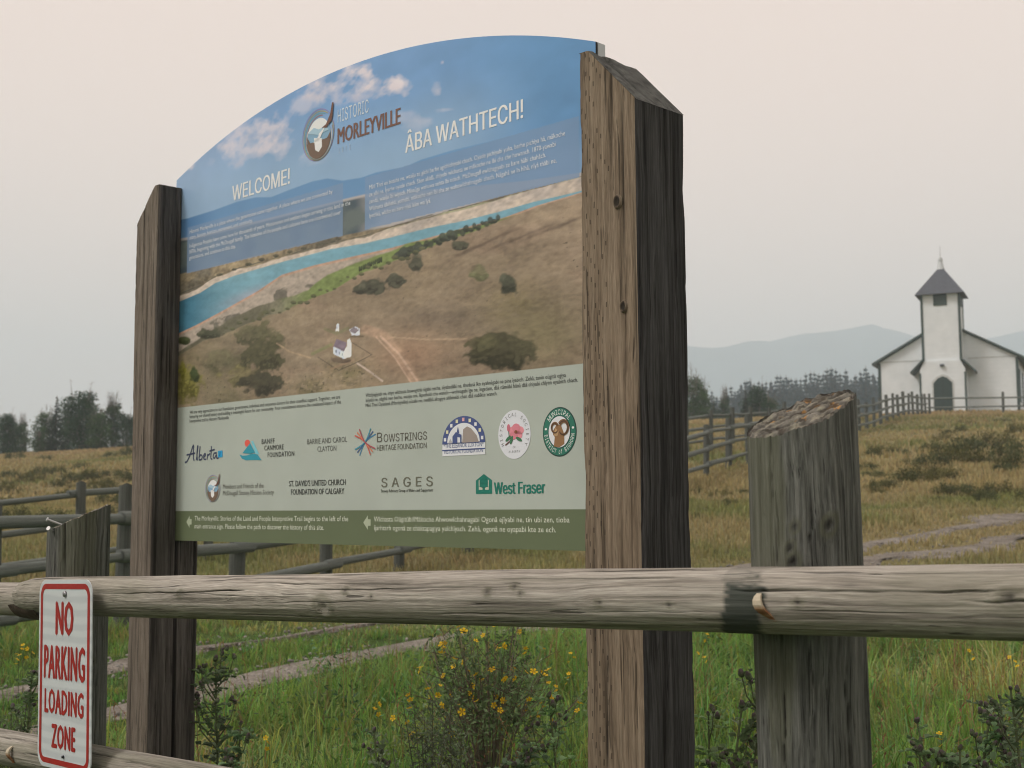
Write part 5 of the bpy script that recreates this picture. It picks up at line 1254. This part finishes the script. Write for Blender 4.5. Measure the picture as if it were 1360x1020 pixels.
# far spruce wood on the next rise
far_p = [make_conifer('far_spruce_tree', 5.0, 1.5, 50+k, (.026, .056, .068), 18, .0, 0, .12) for k in range(3)]  # leaf colour pushed towards blue to paint in some distance haze
fu = set(); rr_ = np.random.default_rng(77)
tops = [(840, 530), (905, 530), (930, 527), (948, 522), (966, 518), (980, 508), (1000, 503), (1020, 505), (1040, 500), (1060, 499), (1080, 497), (1100, 492), (1115, 490), (1130, 495), (1145, 490), (1160, 493), (1180, 496), (1230, 500), (1300, 505), (1420, 505)]
nfar = 0
for row, (Y, dy) in enumerate(((228, 14), (243, 6), (258, 0))):
    x = 860+row*4
    while x < 1215:
        top = float(np.interp(x, [t[0] for t in tops], [t[1] for t in tops]))+dy+rr_.uniform(-7, 7)
        p = at(x, top, Y+rr_.uniform(-5, 5)); z0 = gz(p.x, p.y)-.3; s = (p.z-z0)/5.0; k = int(rr_.integers(0, 3))
        if s > .6:
            place(far_p[k], k not in fu, (p.x, p.y, z0), float(rr_.uniform(0, 6)), (s*1.0, s*1.0, s), 'hazy blue green spruce in the far wood left of the church', 'tree', 'spruces of the far wood'); fu.add(k); nfar += 1
        x += rr_.uniform(4.5, 8.5)

# ------------------------------------------------------------------ low shrubs on the slope
def make_shrub(name, seed, c, w=1.0, h=.5, n=26, per=48):
    r = np.random.default_rng(seed); root = empty(name); mb = MB(); P, C = [], []
    for k in range(n):
        q = r.uniform(0, 2*np.pi); d = w*np.sqrt(r.random()); z = h*(1-.6*(d/w)**2)*r.uniform(.35, 1.05); x, y = d*np.cos(q), d*np.sin(q)*.8
        m = int(per*r.uniform(.5, 1.4)); P.append(r.normal(0, 1, (m, 3))*[.15*w, .15*w, .13*h+.03]+[x, y, z]); C.append(np.repeat((np.array(c)*r.uniform(.55, 1.45))[None], m, 0))
        mb.tube([(x*.3, y*.3, 0), (x, y, z)], [.012, .005], 4, (.10, .075, .05), cap=False)
    mb.build('stem', M_stem, root); P = np.concatenate(P); P[:, 2] = np.abs(P[:, 2])
    V, Fq, C = leaf_cloud(P, .035*w+.012, .2, np.concatenate(C), seed); link_mesh('foliage', make_mesh('foliage', V, Fq, M_leaf, None, C), root)
    return root
shr = [make_shrub('low_shrub', 61+k, c, 1.0, .62, 20, 60) for k, c in enumerate(((.085, .092, .030), (.108, .104, .034), (.088, .100, .04)))]
su_ = set()
def shrub_at(px, py, s, k, label, group):
    p = ray_ground(px, py); place(shr[k], k not in su_, (p.x, p.y, p.z-.04), px*.77, (s*.72, s*.72, s*(.85+.3*math.sin(px))), label, 'shrub', group); su_.add(k)
for i, (px, py, s) in enumerate([(1163, 607, .55), (1178, 604, .75), (1194, 606, .6), (1200, 640, .75), (1222, 636, .8), (1240, 622, .8), (1258, 612, 1.0), (1272, 616, 1.1), (1290, 606, 1.1), (1305, 597, 1.0), (1322, 592, 1.1), (1180, 645, .6), (1166, 650, .5), (1252, 640, .7), (1275, 655, .7), (1300, 660, .7), (1322, 655, .6), (1340, 610, 1.0), (1352, 622, .8), (1285, 566, .8), (1330, 562, .9), (1262, 576, .7), (1352, 575, .8), (1240, 602, .7), (1210, 618, .6), (1350, 655, .5), (1150, 625, .5), (930, 655, .4), (958, 660, .45), (985, 655, .45), (970, 672, .35), (925, 690, .3), (945, 735, .2)]):
    shrub_at(px, py, s*.78, i % 3, 'low dark green shrub on the golden slope right of the sign', 'low shrubs on the right slope')
for i, (px, py, s) in enumerate([(40, 640, .7), (58, 634, .7), (75, 646, .6), (30, 655, .6), (95, 642, .7), (118, 636, .7), (135, 645, .6), (150, 632, .7), (165, 640, .6), (10, 645, .6), (20, 612, .8), (60, 612, .7), (112, 620, .7), (155, 607, .9), (172, 605, .8), (88, 662, .5), (125, 655, .5), (48, 668, .45), (12, 676, .45), (160, 655, .45)]):
    shrub_at(px, py, s*.9, (i+1) % 3, 'low dark green shrub in the field left of the sign', 'low shrubs in the left field')

rs_ = np.random.default_rng(19)
for i in range(24):
    shrub_at(float(rs_.uniform(1150, 1385)), float(rs_.uniform(572, 672)), float(rs_.uniform(.25, .5)), i % 3, 'low dark green shrub on the golden slope right of the sign', 'low shrubs on the right slope')
for i in range(40):
    shrub_at(float(rs_.uniform(-30, 182)), float(rs_.uniform(622, 705)), float(rs_.uniform(.25, .6)), i % 3, 'low dark green shrub in the field left of the sign', 'low shrubs in the left field')

# ------------------------------------------------------------------ grass of the field (nobody could count it)
def frustum_points(n, y0, y1, seed, power=1.0, pad=1.25):
    r = np.random.default_rng(seed); y = np.sqrt(r.uniform(y0**2, y1**2, n)); x = y*r.uniform(-.42*pad, .42*pad, n)+r.normal(0, .3, n); return x, y, r
def blades(name, label, x, y, h, w, c_lo, c_hi, r, lean=.5, ldir=None):
    n = len(x); z = ground(x, y)-.01; q = r.uniform(0, 2*np.pi, n); f = q+r.normal(0, .6, n)
    if ldir is not None: f = ldir-1.57+r.normal(0, .5, n)
    bx, by = np.cos(q), np.sin(q); ld = lean*h*np.abs(r.normal(0, 1, n)); lx, ly = np.cos(f+1.57)*ld, np.sin(f+1.57)*ld
    V = np.empty((n, 5, 3))
    V[:, 0] = np.stack([x-bx*w, y-by*w, z], 1); V[:, 1] = np.stack([x+bx*w, y+by*w, z], 1)
    V[:, 2] = np.stack([x-bx*w*.7+lx*.35, y-by*w*.7+ly*.35, z+h*.6], 1); V[:, 3] = np.stack([x+bx*w*.7+lx*.35, y+by*w*.7+ly*.35, z+h*.6], 1)
    V[:, 4] = np.stack([x+lx, y+ly, z+h*np.sqrt(np.maximum(.2, 1-(ld/np.maximum(h, 1e-3))**2*.5))], 1)
    T = np.array([[0, 1, 3], [0, 3, 2], [2, 3, 4]]); Fq = (T[None]+(np.arange(n)*5)[:, None, None]).reshape(-1, 3)
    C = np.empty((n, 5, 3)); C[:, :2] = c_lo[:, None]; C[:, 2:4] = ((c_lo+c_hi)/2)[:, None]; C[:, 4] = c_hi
    o = link_mesh(name, make_mesh(name, V.reshape(-1, 3), Fq, M_grass, None, C.reshape(-1, 3))); tag(o, label, 'grass', kind='stuff')
def tint(c, r, v=.3): n = len(c); return np.clip(c*r.uniform(1-v, 1+v, (n, 1))*np.stack([r.uniform(.88, 1.15, n), np.ones(n), r.uniform(.85, 1.1, n)], 1), .004, .8)
# near green sward
x, y, r = frustum_points(9000, 3.0, 14.5, 1); nb_ = 17; tid = np.repeat(np.arange(len(x)), nb_); ta = r.uniform(0, 2*np.pi, len(tid)); tr_ = np.abs(r.normal(0, .045, len(tid)))
thh = r.uniform(.55, 1.35, len(x))[tid]; thue = np.stack([r.uniform(.75, 1.45, len(x)), r.uniform(.85, 1.12, len(x)), r.uniform(.7, 1.5, len(x))], 1)[tid]; x = x[tid]+np.cos(ta)*tr_; y = y[tid]+np.sin(ta)*tr_; td = track_dist(x, y); cl = fbm(x*1.1, y*1.1, 2., 3)*.5+.5
keep = r.random(len(x)) < sstep(.08, .42, td)*(.25+.9*np.clip(cl, 0, 1)); x, y, td, cl, ta, thh, thue = x[keep], y[keep], td[keep], cl[keep], ta[keep], thh[keep], thue[keep]
h = (.10+.32*np.clip(cl, 0, 1)*r.random(len(x))**1.5+.06*r.random(len(x)))*(.35+.65*sstep(.3, 1.3, td))*(1-.35*sstep(9, 14, y)); h = h*thh; base = field_color(x, y)*thue
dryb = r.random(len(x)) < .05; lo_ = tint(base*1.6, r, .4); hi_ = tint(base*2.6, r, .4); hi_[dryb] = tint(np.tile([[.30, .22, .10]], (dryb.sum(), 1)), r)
lo_[dryb] = hi_[dryb]*.8
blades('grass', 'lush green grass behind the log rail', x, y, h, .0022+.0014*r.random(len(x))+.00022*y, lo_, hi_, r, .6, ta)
# slope grass, cured
x, y, r = frustum_points(95000, 13.5, 34, 2); td = track_dist(x, y); keep = r.random(len(x)) < sstep(.1, .4, td); x, y = x[keep], y[keep]
cl = np.clip(fbm(x*.5, y*.5, 4., 3)*.5+.5, 0, 1); h = (.07+.20*cl*r.random(len(x)))*(.4+.6*sstep(.2, 1.2, td[keep])); base = field_color(x, y)
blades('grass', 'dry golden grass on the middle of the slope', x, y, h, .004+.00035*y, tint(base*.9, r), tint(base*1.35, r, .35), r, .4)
x, y, r = frustum_points(90000, 33, 97, 3, pad=1.2); cl = np.clip(fbm(x*.25, y*.25, 4., 3)*.5+.5, 0, 1); h = .08+.24*cl*r.random(len(x)); base = field_color(x, y)
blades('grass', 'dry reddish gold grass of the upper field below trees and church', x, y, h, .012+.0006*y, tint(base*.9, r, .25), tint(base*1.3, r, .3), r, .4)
# broad fresh blades close behind the rail
x, y, r = frustum_points(7000, 3.2, 5.6, 14); cl = fbm(x*1.7, y*1.7, 6., 2); keep = cl > .05; x, y = x[keep], y[keep]; g0 = np.tile([[.10, .20, .035]], (len(x), 1))
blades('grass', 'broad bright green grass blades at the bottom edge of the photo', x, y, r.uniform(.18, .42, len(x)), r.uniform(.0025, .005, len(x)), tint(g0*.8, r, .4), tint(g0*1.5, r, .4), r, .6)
# tall seeding stalks standing above the sward
x, y, r = frustum_points(650, 3.6, 9.5, 4); keep = (track_dist(x, y) > .6) & ((x > .22*y) | (r.random(len(x)) < .35)); x, y = x[keep], y[keep]; n = len(x)
mbv, mbf, mbc = [], [], []
for i in range(n):
    hh = r.uniform(.35, .62); z = gz(x[i], y[i]); lx, ly = r.normal(0, .1, 2); cst = np.array([.30, .19, .09])*r.uniform(.7, 1.2); chd = np.array([.24, .11, .06])*r.uniform(.7, 1.3)
    p0, p1, p2 = Vector((x[i], y[i], z)), Vector((x[i]+lx*.4, y[i]+ly*.4, z+hh*.6)), Vector((x[i]+lx, y[i]+ly, z+hh))
    V, Fc = tube([p0, p1, p2], [.0018, .0015, .001], 3, False); o = len(mbv); mbv += [tuple(v) for v in V]; mbf += [tuple(k+o for k in f) for f in Fc]; mbc += [tuple(cst)]*len(V)
    for k in range(9):
        t = .62+.38*k/8; c = p1.lerp(p2, (t-.6)/.4); d = Vector((r.normal(0, .016), r.normal(0, .016), r.uniform(.004, .02))); e = Vector((r.normal(0, 1), r.normal(0, 1), 0)).normalized()*.0032
        o = len(mbv); mbv += [tuple(c), tuple(c+d*.6+e), tuple(c+d*1.4), tuple(c+d*.6-e)]; mbf.append((o, o+1, o+2, o+3)); mbc += [tuple(chd)]*4
tag(link_mesh('seeding_grass', make_mesh('seeding_grass', mbv, mbf, M_grass, None, np.array(mbc))), 'tall reddish seeding grass stalks among the green grass', 'grass', kind='stuff')
# leafy ground cover among the grass
x, y, r = frustum_points(420, 3.4, 10.5, 6); keep = track_dist(x, y) > .8; x, y = x[keep], y[keep]; P, C = [], []
for i in range(len(x)):
    m = int(r.integers(25, 70)); w, hh = r.uniform(.06, .16), r.uniform(.12, .36); z = gz(x[i], y[i]); pts = r.normal(0, 1, (m, 3))*[w*.5, w*.5, hh*.28]+[x[i], y[i], z+hh*.5]; pts[:, 2] = np.maximum(pts[:, 2], z+.02)
    P.append(pts); C.append(np.repeat((np.array([.09, .17, .05])*r.uniform(.5, 1.5)*np.array([r.uniform(.8, 1.3), 1, r.uniform(.7, 1.6)]))[None], m, 0))
V, Fq, C = leaf_cloud(np.concatenate(P), .011, .6, np.concatenate(C), 9, 1.6)
tag(link_mesh('ground_cover', make_mesh('ground_cover', V, Fq, M_leaf, None, C)), 'leafy green weeds filling the grass behind the rail', 'weeds', kind='stuff')

# ------------------------------------------------------------------ single plants near the fence
hm = bmesh.new(); bmesh.ops.create_icosphere(hm, subdivisions=2, radius=1)
hv = np.array([v.co[:] for v in hm.verts]); hf = [tuple(v.index for v in f.verts) for f in hm.faces]; hm.free()
M_head = vcol_mat('thistle head', .8, .3, 200, .2)
hc = np.where(hv[:, 2:3] > .55, np.array([[.11, .08, .09]]), np.where(hv[:, 2:3] > .3, np.array([[.075, .07, .055]]), np.array([[.095, .12, .065]])))
hV = hv*[1, 1, 1.15]*(1+.12*np.sin(hv[:, :1]*17+hv[:, 1:2]*23)); hV[:, 2] += np.where(hv[:, 2] > .7, .5, 0)
head_me = make_mesh('flower_head', hV, hf, M_head, None, hc, False)
def spiky_leaf(mb, p, d, L, wd, c, r):
    """a toothed thistle leaf: midrib with paired lobes"""
    d = d.normalized(); s = d.cross(Vector((0, 0, 1))).normalized(); u = s.cross(d)
    n = 4; o = len(mb.v); V = []
    for i in range(n+1):
        t = i/n; drop = -.25*L*t*t; q = p+d*L*t+Vector((0, 0, drop)); ww = wd*math.sin(math.pi*(.15+.8*t))
        V += [q, q+s*ww+d*L*.10+u*wd*.4, q-s*ww+d*L*.10+u*wd*.4]
    Fc = []
    for i in range(n):
        a = 3*i; Fc += [(a, a+1, a+3), (a, a+3, a+2)]
        Fc += [(a+1, a+3, a+4)] if i % 2 else []; Fc += [(a+2, a+5, a+3)] if i % 2 else []
    mb.add(V, Fc, tuple(np.array(c)*r.uniform(.6, 1.4)))
def make_thistle(h, seed, heads=7, col_=(.055, .085, .035), bushy=1.0, head_r=.0085):
    col_ = tuple(v*3.2 for v in col_)
    r = np.random.default_rng(seed); root = empty('thistle'); st, lf = MB(), MB(); hp = []
    top = Vector((r.normal(0, .03), r.normal(0, .03), h)); mid = Vector((r.normal(0, .02), r.normal(0, .02), h*.5))
    st.tube([(0, 0, -.03), mid, top], [.0055, .004, .0028], 6, (.12, .145, .07)); hp.append(top)
    def pt(t): return (Vector((0, 0, 0)).lerp(mid, t*2) if t < .5 else mid.lerp(top, t*2-1))
    for k in range(int(18*bushy)):
        t = r.uniform(.05, .97); q = r.uniform(0, 2*np.pi); d = Vector((math.cos(q), math.sin(q), r.uniform(.3, 1.1))); spiky_leaf(lf, pt(t), d, r.uniform(.06, .13)*(1.15-.6*t), .019, col_, r)
    for k in range(heads):
        t = r.uniform(.45, .92); q = r.uniform(0, 2*np.pi); L = h*r.uniform(.12, .26)*(1.25-t*.6); a = pt(t); b = a+Vector((math.cos(q)*L*.55, math.sin(q)*L*.55, L)); m = a.lerp(b, .5)+Vector((math.cos(q)*L*.12, math.sin(q)*L*.12, -L*.04))
        st.tube([a, m, b], [.0028, .0022, .0016], 5, (.12, .14, .07)); hp.append(b)
        for j in range(5): spiky_leaf(lf, a.lerp(b, r.uniform(.1, .95)), Vector((r.normal(), r.normal(), r.uniform(.2, 1.2))), r.uniform(.035, .07), .012, col_, r)
        if r.random() < .8: hp.append(b+Vector((r.normal(0, .012), r.normal(0, .012), -.012))); hp.append(b+Vector((r.normal(0, .016), r.normal(0, .016), .006)))
    st.build('stem', M_stem, root); lf.build('foliage', M_leaf, root)
    for p in hp:
        o = link_mesh('flower_head', head_me, root, p, (r.normal(0, .4), r.normal(0, .4), r.uniform(0, 6))); s = head_r*r.uniform(.6, 1.1); o.scale = (s, s, s)
    return root
SEEDS = iter(range(300, 400))
for px, py, Y, nh, gcol, lab, bus in [
    (292, 866, 4.55, 12, (.040, .058, .03), 'tall dark thistle right beside the far sign post', 1.5), (1004, 903, 3.75, 9, (.05, .07, .035), 'thistle with dark heads against the left side of the lichen topped post', 1.0),
    (984, 925, 3.7, 7, (.05, .07, .035), 'slender thistle second left from the lichen topped post', .8), (950, 938, 3.9, 6, (.06, .09, .04), 'short green thistle midway between near sign post and right fence post', 1.2), (742, 914, 4.2, 5, (.07, .115, .05), 'bright green upright weed left of the near sign post', 2.0),
    (28, 884, 4.7, 7, (.055, .08, .04), 'bushy thistle left of the white parking plate', 2.0), (1352, 903, 3.6, 9, (.05, .07, .04), 'tall thistle cut by the right photo edge', 1.0), (1334, 918, 3.9, 10, (.05, .07, .04), 'thistle with clustered purple heads near right photo edge', 1.2),
    (1298, 952, 3.8, 9, (.05, .085, .04), 'purple headed thistle low at the right below the rail', 2.0), (1242, 950, 4.0, 7, (.06, .09, .045), 'pale topped thistle low right of the lichen topped post', 1.4), (1215, 985, 3.7, 6, (.055, .085, .04), 'short thistle closest to right side of lichen topped post', 1.3), (1272, 985, 3.5, 8, (.05, .08, .04), 'leafy thistle at the bottom edge right of lichen topped post', 2.0), (1325, 992, 3.5, 7, (.05, .08, .04), 'leafy thistle at the bottom right corner of the photo', 2.0),
    (318, 955, 4.5, 6, (.055, .09, .045), 'low thistle right of the tall dark thistle', 1.6), (505, 960, 4.3, 5, (.06, .08, .045), 'small thistle left of the yellow flowering shrub', 1.2), (690, 985, 4.1, 6, (.06, .09, .05), 'short thistle in front of the yellow flowering shrub', 1.4)]:
    p = at(px, py, Y); z0 = gz(p.x, p.y); t = make_thistle(max(.25, p.z-z0-.02), next(SEEDS), nh, gcol, bus); t.location = (p.x, p.y, z0); tag(t, lab, 'thistle', 'weeds standing behind the rail')
# grey green wormwood in front of the flowering shrub
def make_sage(h, seed, w=.12, c=(.11, .135, .085)):
    r = np.random.default_rng(seed); root = empty('wormwood'); st = MB(); P, C = [], []
    for k in range(9):
        q = r.uniform(0, 2*np.pi); b = Vector((math.cos(q)*w*r.random(), math.sin(q)*w*r.random(), h*r.uniform(.6, 1.0))); st.tube([(0, 0, -.02), b*.5, b], [.004, .003, .0015], 4, (.10, .10, .06), cap=False)
        m = 190; t = r.uniform(.25, 1, (m, 1)); P.append(np.array(b)[None]*t+r.normal(0, .014, (m, 3))); C.append(np.repeat((np.array(c)*r.uniform(.5, 1.4))[None], m, 0)*np.where(t > .8, 1.35, 1))
    st.build('stem', M_stem, root); V, Fq, C = leaf_cloud(np.concatenate(P), .006, .3, np.concatenate(C), seed, 1.3); link_mesh('foliage', make_mesh('foliage', V, Fq, M_leaf, None, C), root); return root
for px, py, Y, lab in ((572, 916, 4.5, 'grey green wormwood at the left foot of the yellow flowering shrub'), (605, 955, 4.3, 'grey green wormwood in front of the yellow flowering shrub'), (545, 985, 4.2, 'grey green wormwood nearest the bottom edge left of the shrub'), (80, 930, 4.8, 'grey green wormwood behind the white parking plate'), (20, 925, 4.6, 'grey green wormwood at the left photo edge')):
    p = at(px, py, Y); z0 = gz(p.x, p.y); t = make_sage(max(.2, p.z-z0), next(SEEDS)); t.location = (p.x, p.y, z0); tag(t, lab, 'wormwood', 'wormwood behind the rail')
# shrubby cinquefoil with yellow flowers
r = np.random.default_rng(88); p = at(652, 900, 5.4); bx, by = p.x, p.y; bz = gz(bx, by)
cinq = tag(empty('flowering_shrub', (bx, by, bz)), 'bushy shrub with small yellow flowers below the sign', 'shrub')
st = MB(); P, C, tips = [], [], []
for k in range(80):
    q = r.uniform(0, 2*np.pi); e = r.uniform(.1, 1)**.6; R = .42*e; hh = .84*(1-.42*e**2)*r.uniform(.6, 1.03); b = Vector((math.cos(q)*R, math.sin(q)*R*.8, hh)); m = Vector((b.x*.45, b.y*.45, hh*.55))
    st.tube([(b.x*.1, b.y*.1, -.02), m, b], [.005, .0035, .0018], 4, tuple(np.array([.19, .15, .12])*r.uniform(.7, 1.3)), cap=False); tips.append(b)
    for j in range(3): a = m.lerp(b, r.uniform(.1, .9)); st.tube([a, a+Vector((r.normal(0, .05), r.normal(0, .05), r.uniform(.02, .09)))], [.002, .001], 3, (.11, .08, .06), cap=False)
    n = 50; t = r.uniform(.25, 1.03, (n, 1)); P.append(np.array(m)[None]*(1-t)+np.array(b)[None]*t+r.normal(0, .028, (n, 3))); C.append(np.repeat((np.array([.14, .21, .09])*r.uniform(.5, 1.45))[None], n, 0))
st.build('stem', M_stem, cinq); V, Fq, C = leaf_cloud(np.concatenate(P), .0092, .4, np.concatenate(C), 5, 1.4); link_mesh('foliage', make_mesh('foliage', V, Fq, M_leaf, None, C), cinq)
def flower_mesh():
    V, Fc, C = [(0, 0, .1)], [], [(.5, .28, .01)]
    for k in range(5):
        q = 2*math.pi*k/5; o = len(V)
        V += [(.25*math.cos(q-.5), .25*math.sin(q-.5), .05), (.95*math.cos(q-.42), .95*math.sin(q-.42), .28), (1.1*math.cos(q), 1.1*math.sin(q), .3), (.95*math.cos(q+.42), .95*math.sin(q+.42), .28), (.25*math.cos(q+.5), .25*math.sin(q+.5), .05)]; C += [(.90, .60, .02)]*5
        Fc += [(0, o, o+1, o+2), (0, o+2, o+3, o+4)]
    return make_mesh('flower', V, Fc, M_yel, None, np.array(C))
M_yel = vcol_mat('yellow petals', .6, .15, 30, .2, .25)
fl_me = flower_mesh()
for k in range(95):
    b = tips[k % len(tips)]; b = b if r.random() < .75 else b*r.uniform(.7, .9)
    o = link_mesh('flower', fl_me, cinq, b+Vector((r.normal(0, .012), r.normal(0, .012)-.015, r.uniform(.005, .03))), (r.normal(.6, .5), r.normal(0, .5), r.uniform(0, 6))); s = r.uniform(.0105, .0165); o.scale = (s, s, s)
# scattered yellow wildflowers
for i, (px, py, Y) in enumerate([(30, 857, 6.5), (41, 862, 6.3), (24, 870, 6.0), (940, 842, 7.5), (934, 868, 6.6), (1287, 864, 6.5), (1345, 873, 6.2), (1250, 975, 4.4), (760, 868, 6.4), (756, 895, 6.0), (735, 905, 5.6), (357, 980, 4.9), (500, 935, 5.0)]):
    p = at(px, py, Y); z0 = gz(p.x, p.y); wf = tag(empty('yellow_wildflower', (p.x, p.y, z0)), ('single yellow wildflower in the grass ' + ['left of the white parking plate, highest of three', 'left of the white parking plate, rightmost of three', 'left of the white parking plate, lowest of three', 'right of the near sign post, directly under the rail', 'just right of the near sign post, lower of two', 'right of the lichen topped post, directly under the rail', 'at the right photo edge under the rail', 'right of the lichen topped post, near the bottom edge', 'left of the near sign post, highest of three', 'left of the near sign post, middle of three', 'left of the near sign post, lowest of three', 'right of the far sign post near the bottom edge', 'left of the flowering shrub'][i]), 'wildflower', 'yellow wildflowers in the grass')
    st = MB(); h = max(.1, p.z-z0); st.tube([(0, 0, 0), (.01, 0, h*.5), (0, .005, h)], [.002, .0016, .0012], 4, (.07, .09, .04)); st.build('stem', M_stem, wf)
    for j in range(3):
        o = link_mesh('flower', fl_me, wf, (r.normal(0, .012), r.normal(0, .012), h-.02*j), (r.normal(.6, .4), r.normal(0, .4), j*2.)); o.scale = (.010,)*3

# ------------------------------------------------------------------ smoke haze filling the valley
mb = MB(); mb.box(-2300, 2300, -2300, 2300, -9, 305)
M_haze = bpy.data.materials.new('smoke haze'); M_haze.use_nodes = True; hn = M_haze.node_tree; hn.nodes.clear()
ho = hn.nodes.new('ShaderNodeOutputMaterial'); hvn = hn.nodes.new('ShaderNodeVolumePrincipled')
hvn.inputs['Color'].default_value = (0.80, 0.93, 1.0, 1); hvn.inputs['Density'].default_value = 0.001; hvn.inputs['Anisotropy'].default_value = 0.0
hn.links.new(hvn.outputs[0], ho.inputs['Volume'])
tag(mb.build('haze', M_haze), 'thin pale wildfire smoke filling the air over the field', 'haze', kind='stuff')
